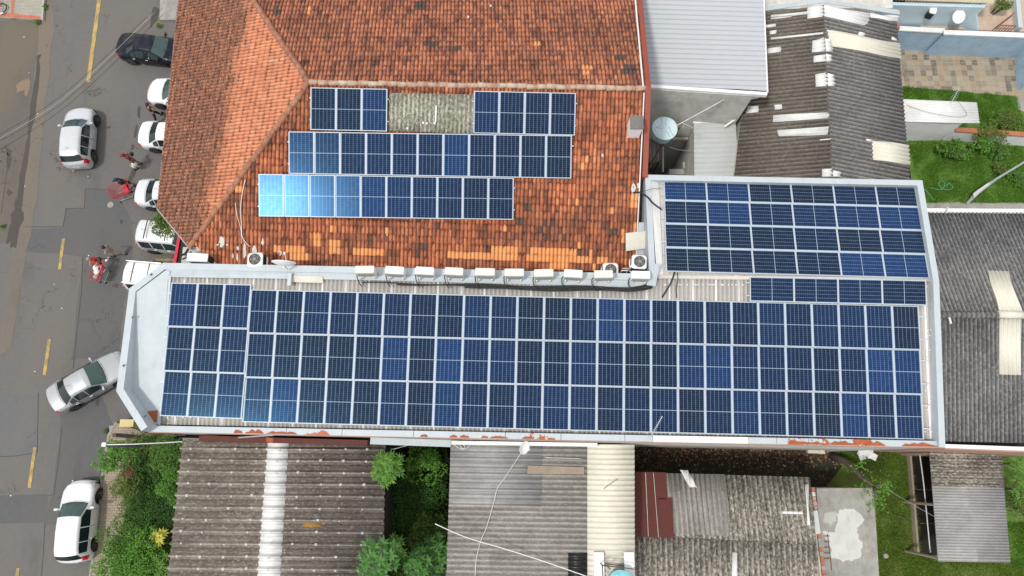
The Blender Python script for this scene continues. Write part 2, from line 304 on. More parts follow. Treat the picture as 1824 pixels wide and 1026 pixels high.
M['skin'] = G('skin').fin((.42, .22, .14), .55); M['skin2'] = G('tanned_skin').fin((.33, .16, .09), .55); M['hair'] = G('dark_hair').fin((.02, .013, .01), .6); M['greyhair'] = G('grey_hair').fin((.28, .26, .24), .7)
for k, c in dict(cblack=(.012, .012, .014), cred=(.62, .02, .015), cmaroon=(.22, .02, .035), cnavy=(.02, .03, .10), cdenim=(.07, .10, .18), cgrey=(.26, .23, .21), cbeige=(.42, .33, .26), cwhite=(.78, .79, .78)).items():
    M[k] = simple('cloth_'+k[1:], c, .9, 0, .2, 14)
M['p_silver'] = carpaint('silver_paint', (.62, .64, .67), .4); M['p_white'] = carpaint('white_car_paint', (.80, .81, .82), .0); M['p_grey'] = carpaint('graphite_silver_paint', (.44, .46, .48), .5); M['p_blue'] = carpaint('dark_blue_paint', (.004, .006, .016), .1); M['p_blue'].node_tree.nodes['Principled BSDF'].inputs['Coat Weight'].default_value = .22; M['p_blue'].node_tree.nodes['Principled BSDF'].inputs['Specular IOR Level'].default_value = .22; M['p_pearl'] = carpaint('pearl_white_paint', (.68, .70, .72), .2)
M['cartred'] = simple('red_plastic_wire', (.50, .015, .03), .4)

# ------------------------------------------------------------------ object helpers
def tag(o, label=None, cat=None, group=None, kind=None):
    if label: o['label'] = label
    if cat: o['category'] = cat
    if group: o['group'] = group
    if kind: o['kind'] = kind
    return o
def thing(name, loc, label, cat, rz=0, group=None):
    o = bpy.data.objects.new(name, None); o.empty_display_size = .2; COL.objects.link(o)
    o.location = loc; o.rotation_euler = (0, 0, rz); return tag(o, label, cat, group)
def copy_tree(o, parent=None):
    c = o.copy(); COL.objects.link(c); c.parent = parent
    for ch in list(o.children): copy_tree(ch, c)
    return c

class MB:
    def __init__(s): s.v = []; s.f = []; s.mi = []; s.cur = 0
    def add(s, vs, fs):
        b = len(s.v); s.v += [Vector(v) for v in vs]; s.f += [tuple(i+b for i in f) for f in fs]; s.mi += [s.cur]*len(fs)
    def box(s, c, size, rz=0.0, mat=None, taper=1.0):
        x, y, z = (a/2 for a in size); vs = []
        for k, (sx, sy, sz) in enumerate([(-1, -1, -1), (1, -1, -1), (1, 1, -1), (-1, 1, -1), (-1, -1, 1), (1, -1, 1), (1, 1, 1), (-1, 1, 1)]):
            t = taper if sz > 0 else 1.0; vs.append(Vector((sx*x*t, sy*y*t, sz*z)))
        R = mat if mat else Matrix.Rotation(rz, 3, 'Z')
        s.add([R @ v + Vector(c) for v in vs], [(0, 3, 2, 1), (4, 5, 6, 7), (0, 1, 5, 4), (1, 2, 6, 5), (2, 3, 7, 6), (3, 0, 4, 7)])
    def rbox(s, c, size, r=.03, rz=0.0, n=3):
        """box with rounded vertical edges and chamfered top"""
        x, y, z = size[0]/2, size[1]/2, size[2]; R = Matrix.Rotation(rz, 3, 'Z'); pts = []
        for (sx, sy, a0) in ((1, 1, 0), (-1, 1, 90), (-1, -1, 180), (1, -1, 270)):
            for k in range(n+1):
                a = rad(a0+90*k/n); pts.append(Vector((sx*(x-r)+math.cos(a)*r, sy*(y-r)+math.sin(a)*r, 0)))
        m = len(pts); rings = []
        for sc, zz in ((1, -z/2), (1, z/2-r*.5), (1-r*.5/max(x, y), z/2)):
            rings.append([R @ Vector((p.x*sc, p.y*sc, zz)) + Vector(c) for p in pts])
        vs = [v for rr in rings for v in rr]; fs = [tuple(range(m-1, -1, -1)), tuple(range(2*m, 3*m))]
        for j in range(2):
            for i in range(m): a = j*m+i; b = j*m+(i+1) % m; fs.append((a, b, b+m, a+m))
        s.add(vs, fs)
    def prism(s, poly, z0, z1):
        n = len(poly); vs = [(p[0], p[1], z0) for p in poly]+[(p[0], p[1], z1) for p in poly]
        a = sum(poly[i][0]*poly[(i+1) % n][1]-poly[(i+1) % n][0]*poly[i][1] for i in range(n))
        fs = [tuple(range(n))[::-1], tuple(range(n, 2*n))]+[(i, (i+1) % n, (i+1) % n+n, i+n) for i in range(n)]
        if a < 0: fs = [f[::-1] for f in fs]
        s.add(vs, fs)
    def slab(s, pts, t):
        """top polygon given by 3-d points, thickness t downwards"""
        n = len(pts); a = sum(pts[i][0]*pts[(i+1) % n][1]-pts[(i+1) % n][0]*pts[i][1] for i in range(n))
        vs = [Vector(p)-Vector((0, 0, t)) for p in pts]+[Vector(p) for p in pts]
        fs = [tuple(range(n))[::-1], tuple(range(n, 2*n))]+[(i, (i+1) % n, (i+1) % n+n, i+n) for i in range(n)]
        if a < 0: fs = [f[::-1] for f in fs]
        s.add(vs, fs)
    def strip(s, pts, th, bot, closed=False):
        """mitred wall: pts = top points (3-d), th = thickness to the right of travel, bot = z of the foot or drop list"""
        n = len(pts); P3 = [Vector(p) for p in pts]; off = []
        for i in range(n):
            if closed or 0 < i < n-1: a = (P3[i]-P3[i-1]).xy.normalized(); b = (P3[(i+1) % n]-P3[i]).xy.normalized()
            elif i == 0: a = b = (P3[1]-P3[0]).xy.normalized()
            else: a = b = (P3[i]-P3[i-1]).xy.normalized()
            na = Vector((a.y, -a.x)); nb = Vector((b.y, -b.x)); m = (na+nb).normalized(); off.append(m*(th/max(.4, m.dot(na))))
        vs = []
        for i, p in enumerate(P3):
            q = p+Vector((off[i].x, off[i].y, 0)); zb = bot if not callable(bot) else bot(p)
            vs += [p, q, Vector((q.x, q.y, zb)), Vector((p.x, p.y, zb))]
        fs = []
        for i in range(n if closed else n-1):
            a = 4*i; b = 4*((i+1) % n)
            fs += [(a, b, b+1, a+1)[::-1], (a+1, b+1, b+2, a+2)[::-1], (a+2, b+2, b+3, a+3)[::-1], (a+3, b+3, b, a)[::-1]]
        if not closed: fs += [(0, 1, 2, 3)[::-1], (4*n-4, 4*n-3, 4*n-2, 4*n-1)]
        s.add(vs, fs)
    def tube(s, pts, r, n=6, cap=True):
        pts = [Vector(p) for p in pts]; m = len(pts); rings = []
        for i, p in enumerate(pts):
            d = (pts[min(i+1, m-1)]-pts[max(i-1, 0)]); d = d.normalized() if d.length > 1e-6 else Vector((0, 0, 1))
            u = d.orthogonal().normalized() if i == 0 else (u-d*u.dot(d)).normalized()
            w_ = d.cross(u); rr = r[i] if isinstance(r, (list, tuple)) else r
            rings.append([p+(u*math.cos(2*math.pi*k/n)+w_*math.sin(2*math.pi*k/n))*rr for k in range(n)])
        vs = [v for x in rings for v in x]; fs = []
        for i in range(m-1):
            for k in range(n): a = i*n+k; b = i*n+(k+1) % n; fs.append((a, b, b+n, a+n))
        if cap: fs += [tuple(range(n))[::-1], tuple(range((m-1)*n, m*n))]
        s.add(vs, fs)
    def lathe(s, prof, c=(0, 0, 0), n=24, R=None):
        vs = []; fs = []; c = Vector(c)
        for (r, z) in prof:
            for k in range(n):
                a = 2*math.pi*k/n; v = Vector((r*math.cos(a), r*math.sin(a), z)); vs.append((R @ v if R else v)+c)
        for j in range(len(prof)-1):
            for k in range(n): a = j*n+k; b = j*n+(k+1) % n; fs.append((a, b, b+n, a+n))
        fs += [tuple(range(n))[::-1], tuple(range((len(prof)-1)*n, len(prof)*n))]
        s.add(vs, fs)
    def build(s, name, mats, parent=None, loc=(0, 0, 0), smooth=False, world=False, **kw):
        """world=True: vertices are world coordinates and the (unrotated) parent's location is subtracted"""
        o0 = Vector(parent.location) if (world and parent) else Vector(loc) if world else Vector((0, 0, 0))
        me = bpy.data.meshes.new(name); me.from_pydata([tuple(v-o0) for v in s.v], [], s.f)
        for m in (mats if isinstance(mats, (list, tuple)) else [mats]): me.materials.append(m)
        if len(set(s.mi)) > 1: me.polygons.foreach_set('material_index', s.mi)
        if smooth: me.polygons.foreach_set('use_smooth', [True]*len(me.polygons))
        me.update(); o = bpy.data.objects.new(name, me); COL.objects.link(o)
        if parent: o.parent = parent; o.location = (0, 0, 0) if world else loc
        else: o.location = o0 if world else loc
        return tag(o, **kw) if kw else o

def poly_clip_convex(bm, pts2):
    n = len(pts2); a = sum(pts2[i][0]*pts2[(i+1) % n][1]-pts2[(i+1) % n][0]*pts2[i][1] for i in range(n))
    if a < 0: pts2 = pts2[::-1]
    for i in range(n):
        p, q = pts2[i], pts2[(i+1) % n]; d = (Vector(q)-Vector(p)); nrm = Vector((d.y, -d.x, 0)).normalized()
        bmesh.ops.bisect_plane(bm, geom=bm.verts[:]+bm.edges[:]+bm.faces[:], plane_co=(p[0], p[1], 0), plane_no=nrm, clear_outer=True)

class Frame:
    """local frame on a sloped plane: local y = along the waves (from pixel a to pixel b), x = across, z = normal"""
    def __init__(s, pl, a, b):
        s.pl = pl; A = PL(*a, pl); B = PL(*b, pl); y = (B-A).normalized(); nn = Vector((-pl[0], -pl[1], 1)).normalized()
        x = y.cross(nn).normalized(); s.O = A; s.M = Matrix(((x.x, y.x, nn.x, A.x), (x.y, y.y, nn.y, A.y), (x.z, y.z, nn.z, A.z), (0, 0, 0, 1))); s.I = s.M.inverted()
    def loc(s, px, py): return s.I @ PL(px, py, s.pl)
def wave(pitch, amp): return lambda x, y: amp*math.cos(2*math.pi*x/pitch)
def trap(pitch, amp):
    def f(x, y):
        t = (x/pitch) % 1; d = abs(t-.5)
        return amp*max(0, min(1, (.16-d)/.06))
    return f
def canal(pitch, amp):
    def f(x, y):
        t = (x/pitch) % 1; d = abs(t-.5)*2      # wide valley, narrow crest
        return amp*(math.exp(-((1-d)/.28)**2)) + amp*.25*math.cos(2*math.pi*d)
    return f
def sheet(name, fr, poly, prof, pitch, mat, parent, nx=8, rows=None, lift=0.0, th=.012, steps=None, world_poly=None, tile=False, marks=(), **kw):
    L = [fr.I @ p for p in world_poly] if world_poly else [fr.loc(*p) for p in poly]
    L2 = [(p.x, p.y) for p in L]; x0 = min(p[0] for p in L2); x1 = max(p[0] for p in L2); y0 = min(p[1] for p in L2); y1 = max(p[1] for p in L2)
    dx = pitch/nx; i0 = math.floor(x0/dx); i1 = math.ceil(x1/dx); vs = []; fs = []; mi = []
    ml = [([(q.x, q.y) for q in (fr.loc(*p) for p in mp)], k) for mp, k in marks]
    def inside(pt, pl_):
        c = False; n = len(pl_)
        for a in range(n):
            xa, ya = pl_[a]; xb, yb = pl_[a-1]
            if (ya > pt[1]) != (yb > pt[1]) and pt[0] < (xb-xa)*(pt[1]-ya)/(yb-ya)+xa: c = not c
        return c
    if tile:
        rl = tile; r0 = math.floor(y0/rl); r1 = math.ceil(y1/rl); cols = i1-i0
        for r in range(r0, r1):
            base = len(vs); rs = random.uniform(-.012, .012)
            for (yy, zz) in ((r*rl-.01, .020), (r*rl+rl*.55, .008), ((r+1)*rl-.008, 0.0)):
                for i in range(i0, i1+1):
                    x = i*dx; c = math.floor(x/pitch+1e-6); h = mnoise.noise(Vector((c*3.7, r*5.1, .5))); h2 = mnoise.noise(Vector((c*9.1, r*2.3, 7.5)))
                    vs.append((x+rs+.012*h, yy+.02*h2, prof(x, yy)*(1+.25*h2)+zz+.012*h+lift))
            for j in range(2):
                for i in range(cols):
                    a = base+j*(cols+1)+i; fs.append((a, a+1, a+cols+2, a+cols+1))
                    k = 0
                    if ml:
                        cx = (math.floor((i0+i)*dx/pitch+1e-6)+.5)*pitch; cy = (r+.5)*rl
                        for mp, kk in ml:
                            if inside((cx, cy), mp): k = kk
                    mi.append(k)
            if r > r0:
                pb = base-(cols+1)
                for i in range(cols): fs.append((pb+i, pb+i+1, base+i+1, base+i)); mi.append(mi[-1-(cols-1-i) if False else -1])
    else:
        ys = [y0+(y1-y0)*k/(rows or 1) for k in range((rows or 1)+1)]; cols = i1-i0
        for yy in ys:
            for i in range(i0, i1+1): x = i*dx; vs.append((x, yy, prof(x, yy)+lift))
        for j in range(len(ys)-1):
            for i in range(cols): a = j*(cols+1)+i; fs.append((a, a+1, a+cols+2, a+cols+1)); mi.append(0)
    me = bpy.data.meshes.new(name); me.from_pydata(vs, [], fs)
    if any(mi): me.polygons.foreach_set('material_index', mi)
    bm = bmesh.new(); bm.from_mesh(me); poly_clip_convex(bm, L2)
    if th:
        r = bmesh.ops.extrude_face_region(bm, geom=bm.faces[:]) if not tile else None
        if r:
            vv = [e for e in r['geom'] if isinstance(e, bmesh.types.BMVert)]; bmesh.ops.translate(bm, verts=vv, vec=(0, 0, -th))
            bmesh.ops.reverse_faces(bm, faces=[])
            bmesh.ops.recalc_face_normals(bm, faces=bm.faces[:])
    for f in bm.faces: f.smooth = 'trap' not in prof.__qualname__
    bm.to_mesh(me); bm.free()
    if not tile:
        pass
    for m in (mat if isinstance(mat, (list, tuple)) else [mat]): me.materials.append(m)
    o = bpy.data.objects.new(name, me); COL.objects.link(o)
    if parent: o.parent = parent; o.matrix_basis = Matrix.Translation(parent.location).inverted() @ fr.M
    else: o.matrix_basis = fr.M
    return tag(o, **kw) if kw else o

def flat(name, poly, z, mat, kind='structure', label=None, **kw):
    """flat sheet of ground from pixel polygon"""
    pts = [P(px, py, z) for px, py in poly]; c = pts[0].copy(); c.z = z
    bm = bmesh.new(); vs = [bm.verts.new((p.x-c.x, p.y-c.y, 0)) for p in pts]; f = bm.faces.new(vs)
    bmesh.ops.recalc_face_normals(bm, faces=[f]); f.normal_update()
    if f.normal.z < 0: f.normal_flip()
    bmesh.ops.triangulate(bm, faces=[f])
    me = bpy.data.meshes.new(name); bm.to_mesh(me); bm.free(); me.materials.append(mat)
    o = bpy.data.objects.new(name, me); COL.objects.link(o); o.location = c
    return tag(o, label=label, kind=kind, **kw)
def jag(poly, amp=3, sub=4, seed=1):
    rr = random.Random(seed); out_ = []
    for i, p in enumerate(poly):
        q = poly[(i+1) % len(poly)]
        for k in range(sub):
            t = k/sub; out_.append((p[0]+(q[0]-p[0])*t+rr.uniform(-amp, amp), p[1]+(q[1]-p[1])*t+rr.uniform(-amp, amp)))
    return out_

# ================================================================== GROUND
me = bpy.data.meshes.new('ground'); me.from_pydata([(-400, -400, -.03), (400, -400, -.03), (400, 400, -.03), (-400, 400, -.03)], [], [(0, 1, 2, 3)]); me.materials.append(M['soil'])
o = bpy.data.objects.new('ground', me); COL.objects.link(o); tag(o, kind='structure')
flat('road', [(-140, -80), (345, -80), (330, 800), (205, 768), (180, 830), (172, 930), (150, 1110), (-160, 1110)], 0.0, M['asphalt'])
flat('asphalt_lot', [(-160, 30), (72, 40), (60, 130), (40, 300), (22, 430), (-160, 450)], .004, M['asphalt4'])
flat('road_patch', jag([(153, 336), (206, 339), (237, 398), (236, 470), (218, 560), (212, 640), (128, 640), (147, 457), (110, 452), (44, 447), (50, 408), (112, 405), (119, 371), (150, 373)], 1.6, 5, 41), .004, M['asphalt2'])
flat('road_patch', [(-60, 700), (70, 706), (66, 806), (52, 815), (-60, 825)], .004, M['asphalt3'])
flat('road_patch', jag([(108, 715), (182, 700), (200, 760), (178, 830), (172, 935), (80, 935), (92, 880), (104, 800)], 2, 5, 42), .004, M['asphalt2'])
flat('road_patch', [(-60, 885), (84, 880), (84, 930), (-60, 935)], .005, M['asphalt2'])
flat('road_edge', jag([(88, -40), (96, 60), (80, 180), (68, 330), (48, 440), (22, 620), (-10, 640), (24, 430), (50, 240), (68, 90), (74, -40)], 3, 5, 4), .006, M['sandy'])
flat('tar_stain', jag([(72, 95), (68, 160), (56, 240), (44, 330), (28, 440), (18, 440), (33, 330), (47, 240), (60, 150), (66, 100)], 2.0, 5, 2), .010, M['tar'])
flat('tar_stain', jag([(30, 350), (42, 390), (24, 432), (12, 432), (18, 395)], 3, 4, 8), .009, M['tar'])
for k, pp in enumerate([[(12, 270), (20, 282), (16, 305), (11, 292)], [(10, 262), (20, 268), (19, 280), (12, 276)], [(14, 335), (22, 343), (16, 348), (11, 345)], [(272, 12), (284, 15), (282, 30), (272, 45), (266, 50), (270, 25)], [(247, 188), (251, 190), (248, 213), (244, 205)], [(243, 222), (246, 224), (243, 243), (238, 246), (240, 232)],
                          [(204, 504), (212, 506), (208, 513), (199, 511)], [(213, 391), (219, 393), (217, 399), (213, 397)], [(172, 702), (178, 706), (176, 724), (170, 720)], [(234, 258), (239, 258), (238, 266), (233, 267)], [(236, 300), (242, 302), (237, 318), (229, 330), (227, 320)]]):
    flat('oil_stain', jag(pp, 1.0, 3, 20+k), .012, M['tar'])
flat('sand_stain', jag([(38, 143), (52, 138), (53, 155), (50, 170), (45, 172), (44, 158), (30, 165), (28, 155)], 1.5, 3, 5), .011, M['sand'])
flat('sand_stain', jag([(150, 350), (205, 345), (208, 352), (150, 358)], 2, 3, 6), .0085, M['asphalt2'])
for k, (a, b, wd) in enumerate([((180.5, -30), (157, 146), 7), ((133.5, 296), (130, 306), 5), ((113, 425), (106, 480), 5.5), ((88, 604), (79, 668), 6), ((62, 797), (52, 869), 6), ((32, 1012), (22, 1090), 6)]):
    h = wd/2; flat('centre_line', [(a[0]-h, a[1]), (a[0]+h, a[1]), (b[0]+h, b[1]), (b[0]-h, b[1])], .016, M['yellow'])
flat('parking_line', [(277, 461), (318, 461), (318, 466), (277, 466)], .016, M['yellow'])
for k in range(46):      # bits of litter
    pass
sw = [(205, 752), (262, 772), (330, 775), (325, 1090), (145, 1090), (160, 1026), (174, 930), (181, 840), (192, 775)]
mb = MB(); mb.slab([P(px, py, .13) for px, py in sw], .2); mb.build('sidewalk', M['paver'], world=True, loc=P(230, 900, 0), kind='structure')
mb = MB(); mb.strip([P(px, py, .15) for px, py in [(205, 751), (191, 775), (180, 840), (173, 930), (158, 1026), (143, 1090)][::-1]], .12, -.02); mb.build('kerb', M['concrete'], world=True, loc=P(190, 775, 0), kind='structure')
flat('planting_bed', jag([(250, 775), (330, 778), (325, 1090), (195, 1090), (205, 990), (228, 905), (218, 850), (225, 800)], 3, 3, 9), .15, M['soil'])
mb = MB(); mb.slab([P(px, py, .14) for px, py in [(-80, -60), (80, -60), (73, 35), (-80, 26)]], .2); mb.build('pavement', M['paver2'], world=True, loc=P(0, 0, 0), kind='structure')
flat('pavement_border', [(-80, 20), (0, 22), (72, 29), (72, 35), (0, 29), (-80, 27)], .146, M['redpaver']); flat('pavement_border', [(22, -60), (28, -60), (25, 24), (19, 24)], .148, M['redpaver'])
mb = MB(); mb.strip([P(73, 35, .17), P(80, -60, .17)], .1, -.02); mb.build('kerb', M['concrete_cap'], world=True, loc=P(80, 0, 0), kind='structure')
mb = MB(); mb.slab([P(px, py, .12) for px, py in [(287, -60), (335, -60), (335, 36), (284, 35)]], .2); mb.build('pavement', M['concrete'], world=True, loc=P(300, 0, 0), kind='structure')
flat('lawn', [(1450, 795), (1660, 800), (1672, 990), (1700, 1000), (1900, 1000), (1900, 1110), (1560, 1110), (1440, 1000)], .004, M['grass'])
flat('lawn', [(1600, 150), (1900, 168), (1900, 370), (1630, 368)], .004, M['grass2'])
flat('lawn', [(1780, 795), (1900, 795), (1900, 1110), (1790, 1110)], .006, M['grass2'])
flat('leaf_litter', [(1120, 780), (1470, 790), (1500, 830), (1470, 870), (1120, 860)], .006, M['litter'])
flat('bare_soil', jag([(1515, 795), (1600, 797), (1590, 815), (1560, 830), (1520, 822)], 3, 4, 3), .010, M['litter'])
flat('stone_paving', [(1598, 70), (1830, 84), (1920, 90), (1920, 178), (1812, 172), (1606, 155)], .02, M['stone'])
flat('stone_paving', [(1810, 170), (1900, 176), (1900, 230), (1814, 195)], .012, M['concrete'])
flat('sandy_strip', jag([(1640, 362), (1900, 358), (1900, 378), (1640, 378)], 2.5, 6, 12), .010, M['concrete'])
mb = MB(); mb.slab([P(px, py, 1.75) for px, py in [(1640, -80), (1930, -80), (1930, 60), (1640, 50)]], 1.7); mb.build('tiled_patio', M['pinktile'], world=True, loc=P(1780, 0, 0), kind='structure')
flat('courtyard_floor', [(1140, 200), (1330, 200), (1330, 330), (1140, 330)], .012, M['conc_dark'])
for k, pp in enumerate([[(1583, 880), (1600, 884), (1596, 905), (1580, 900)], [(1606, 940), (1622, 945), (1624, 975), (1610, 970)], [(1570, 1000), (1600, 996), (1606, 1018), (1575, 1020)], [(1604, 820), (1622, 822), (1618, 850), (1602, 846)]]): flat('bare_soil', jag(pp, 3, 4, 60+k), .009, M['olive'])
for k, (pp, w_) in enumerate([([(147, 457), (145, 520), (138, 580), (130, 655)], 1.0), ([(-40, 816), (30, 812), (66, 806), (68, 700)], .9), ([(110, 760), (104, 820), (96, 880), (84, 884)], .9), ([(44, 404), (112, 404), (118, 371), (150, 371), (152, 336), (200, 338)], .8), ([(14, 290), (2, 380)], .8), ([(80, 930), (76, 1000), (70, 1060)], .7)]):
    flat('road_seam', [(a-w_/2, b-w_/2) for a, b in pp]+[(a+w_/2, b+w_/2) for a, b in pp[::-1]], .013, M['tar'])
flat('side_yard', [(1622, 795), (1680, 795), (1690, 990), (1640, 988)], .012, M['soil'])

# ================================================================== CLAY TILE BUILDING
SS = math.tan(rad(16.5))
plS = plane(770, 275, 10.8, -.012, SS)
apx = PL(551, 148, plS); rE = PL(1149, 159, plS)
plN = plane3(apx, rE, apx+(rE-apx)*.5+Vector((0, 5, -5*SS)))
hipS = PL(345, 434, plS); hipN = PL(440, 0, plN)
plW = plane3(apx, hipS, hipN)
tb = thing('tiled_building', (-3, 12, 0), 'large market building under an orange clay tile hip roof with solar panels', 'building')
TP = .165
frS = Frame(plS, (700, 400), (706, 200)); frN = Frame(plN, (800, 140), (806, -40)); frW = Frame(plW, (300, 250), (540, 222))
frN2 = Frame(plN, (806, -60), (800, 140)); frS2 = Frame(plS, (706, 200), (700, 400)); 
def tprof(x, y):
    t = (x/TP) % 1; return .065*abs(math.sin(math.pi*t))**.8
boxes = lambda L: [[(a, c), (b, c), (b, d), (a, d)] for a, b, c, d in L]
new_t = boxes([(797, 873, 449, 462), (873, 923, 437, 462), (945, 1027, 439, 452), (935, 1054, 452, 466), (1050, 1056, 442, 452), (1062, 1083, 455, 466), (505, 545, 436, 456), (487, 500, 432, 445), (515, 560, 448, 458), (560, 576, 417, 433), (586, 596, 405, 418), (588, 606, 430, 458), (565, 574, 431, 445), (630, 683, 445, 458), (684, 690, 407, 420), (897, 903, 399, 412), (1024, 1030, 350, 364), (1033, 1046, 284, 297), (1086, 1093, 365, 377), (1123, 1137, 351, 366), (1130, 1137, 390, 416), (1104, 1112, 405, 417), (1108, 1114, 416, 430), (1028, 1034, 428, 441), (977, 984, 465, 478), (985, 1010, 465, 478), (1055, 1062, 466, 480), (422, 430, 335, 349), (415, 423, 340, 350), (648, 652, 455, 470)])
old_t = boxes([(917, 931, 387, 400), (967, 973, 387, 400), (980, 987, 387, 400), (935, 946, 360, 373), (959, 966, 400, 413), (966, 972, 413, 427), (1000, 1006, 413, 427), (1085, 1098, 413, 425), (1070, 1077, 392, 404), (1028, 1035, 441, 453), (1110, 1116, 430, 444), (750, 765, 437, 447), (775, 782, 397, 409), (740, 746, 448, 462), (1062, 1068, 376, 388)])
eS = [(345, 434), (388, 473), (1131, 484), (1149, 159)]
sheet('roof', frS2, None, tprof, TP, [M['tileS'], M['tilenew'], M['tileold']], tb, tile=.30, world_poly=[apx, hipS, PL(392, 474, plS), PL(1132, 484, plS), rE], marks=[(b, 1) for b in new_t]+[(b, 2) for b in old_t], nx=8)
fN = boxes([(1090, 1150, 40, 60), (755, 775, 76, 86), (808, 820, 88, 96), (740, 752, 8, 16)])
sheet('roof', frN2, None, tprof, TP, [M['tileN'], M['tilenew'], M['tileold']], tb, tile=.30, world_poly=[apx, rE, PL(1128, -70, plN), PL(394, -70, plN)], marks=[(b, 2) for b in boxes([(755, 780, 76, 86), (808, 820, 88, 96), (1095, 1115, 98, 112), (1108, 1135, 115, 132), (740, 756, 8, 18), (490, 498, 16, 26)])]+[(b, 1) for b in boxes([(953, 966, 76, 84), (1038, 1053, 120, 132), (547, 553, 15, 26)])], nx=8)
wW = [PL(345, 434, plW), PL(345, 446, plW), PL(281, 371, plW), PL(319, 0, plW), PL(326, -70, plW), PL(394, -70, plW), hipN, apx]
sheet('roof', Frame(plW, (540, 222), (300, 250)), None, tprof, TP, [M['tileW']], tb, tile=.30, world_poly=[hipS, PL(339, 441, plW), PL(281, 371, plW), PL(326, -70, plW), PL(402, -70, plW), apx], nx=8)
def ridge_tiles(name, a, b, r=.13, mat=M['ridge'], sg=.4, dz=.05, mort=False):
    mb = MB(); d = b-a; n = max(1, int(d.length/sg)); u = d.normalized()
    for k in range(n):
        p = a+d*(k/n)+Vector((0, 0, dz+random.uniform(-.012, .012))); q = a+d*((k+1.08)/n)+Vector((0, 0, dz+random.uniform(-.012, .012)))
        s = Vector((random.uniform(-.02, .02), random.uniform(-.02, .02), 0)); mb.tube([p+s, q+s], [r*1.08, r*.88], 10)
    return mb.build(name, mat, tb, world=True, smooth=True)
ridge_tiles('ridge_cap', apx, rE, .115, M['mortar']); ridge_tiles('hip_cap', PL(339, 441, plW), apx, .12); ridge_tiles('hip_cap', PL(402, -70, plW), apx, .12)
# walls under the eaves
ev = [PL(341, 441, plW), PL(283, 371, plW), PL(326, -70, plW), PL(1126, -70, plN), PL(1147, 159, plS), PL(1132, 482, plS), PL(392, 472, plS)]
ctr = Vector((-3, 13, 0)); wl = []
for p in ev:
    d = (ctr-p); d.z = 0; q = p+d.normalized()*.7; wl.append(Vector((q.x, q.y, min(p.z, 9.1)-.4)))
mb = MB(); mb.strip(wl, .2, 0.0, closed=True); mb.build('wall', M['conc_pale'], tb, world=True)
mb = MB(); a, b = PL(281, 371, plW), PL(326, -70, plW)
mb.tube([a+Vector((-.04, 0, -.06)), b+Vector((-.04, 0, -.06))], .035, 6); mb.tube([a+Vector((-.04, 0, -.06)), PL(339, 441, plW)+Vector((-.04, -.03, -.06))], .04, 6)
mb.tube([PL(339, 441, plW)+Vector((-.04, -.03, -.06)), PL(392, 476, plS)+Vector((0, -.05, -.05))], .04, 6); mb.build('eave_trim', M['steel'], tb, world=True)
# east verge flashing
mb = MB(); e0, e1, e2, e3 = PL(1128, -70, plN), rE, PL(1143, 318, plS), PL(1132, 484, plS); up = Vector((0, 0, .16))
ee = [e0+up, e1+up, e2+up]
for i in range(2):
    a, b = ee[i], ee[i+1]; s = Vector((.22, 0, 0)); lo = Vector((0, 0, -.5)); mb.add([a, b, b+s, a+s, a+lo, b+lo, b+s+lo, a+s+lo], [(0, 3, 2, 1)[::-1], (0, 1, 5, 4), (3, 7, 6, 2), (0, 4, 7, 3), (1, 2, 6, 5), (4, 5, 6, 7)])
mb.build('verge_flashing', M['redbrown'], tb, world=True)
mb = MB(); a, b = ee[0]+Vector((-.1, 0, -.03)), ee[1]+Vector((-.1, 0, -.03)); mb.tube([a, b], .04, 6); a, b = ee[1]+Vector((-.06, 0, 0)), e3+Vector((-.02, 0, .1)); mb.tube([a+(b-a)*.03, b], .03, 5); mb.build('verge_trim', M['whitestrip'], tb, world=True)
mb = MB(); mb.slab([PL(1137, 398, plS)+Vector((0, 0, .12)), PL(1146, 398, plS)+Vector((0, 0, .12)), PL(1146, 482, plS)+Vector((0, 0, .12)), PL(1130, 482, plS)+Vector((0, 0, .12))], .05); mb.build('valley_flashing', M['bluegrey'], tb, world=True)
# translucent old sheet set in the clay roof
sheet('old_translucent_sheet', frS2, [(694, 167), (846, 170), (843, 240), (693, 234)], wave(.177, .026), .177, M['roof_sky'], tb, lift=.13, rows=1)
mb = MB()
for a, b, r in [((778, 193), (777, 222), .035)]: mb.tube([PL(*a, plS)+Vector((0, 0, .22)), PL(*b, plS)+Vector((0, 0, .22))], r, 8)
for p in ((755, 223), (761, 224), (775, 224), (727, 233)): q = PL(*p, plS)+Vector((0, 0, .2)); mb.box(q, (.08, .08, .05))
mb.build('roof_clip', M['white'], tb, world=True)
# pale cement smears on the lowest tiles
mb = MB(); rr = random.Random(5)
for (px, py, w_, h_) in [(396, 432, 10, 17), (437, 449, 7, 26), (469, 433, 5, 12), (425, 443, 4, 8), (424, 460, 4, 15), (416, 457, 3, 10), (500, 452, 8, 9), (389, 437, 4, 3), (454, 446, 10, 14), (406, 437, 4, 4), (1073, 278, 4, 7), (1128, 336, 8, 16), (1137, 331, 6, 10), (874, 12, 4, 4), (834, 32, 4, 5), (690, 420, 2, 3), (1060, 268, 2, 2)]:
    pl_ = plN if py < 150 else plS; n = 11; pts = []
    for k in range(n):
        a = 2*math.pi*k/n; q = 1+rr.uniform(-.3, .25); pts.append(PL(px+math.cos(a)*w_/2*q, py+math.sin(a)*h_/2*q, pl_)+Vector((0, 0, .085)))
    mb = MB(); mb.slab(pts, .03); mb.build('cement_smear', M['plasterpatch'], tb, world=True)
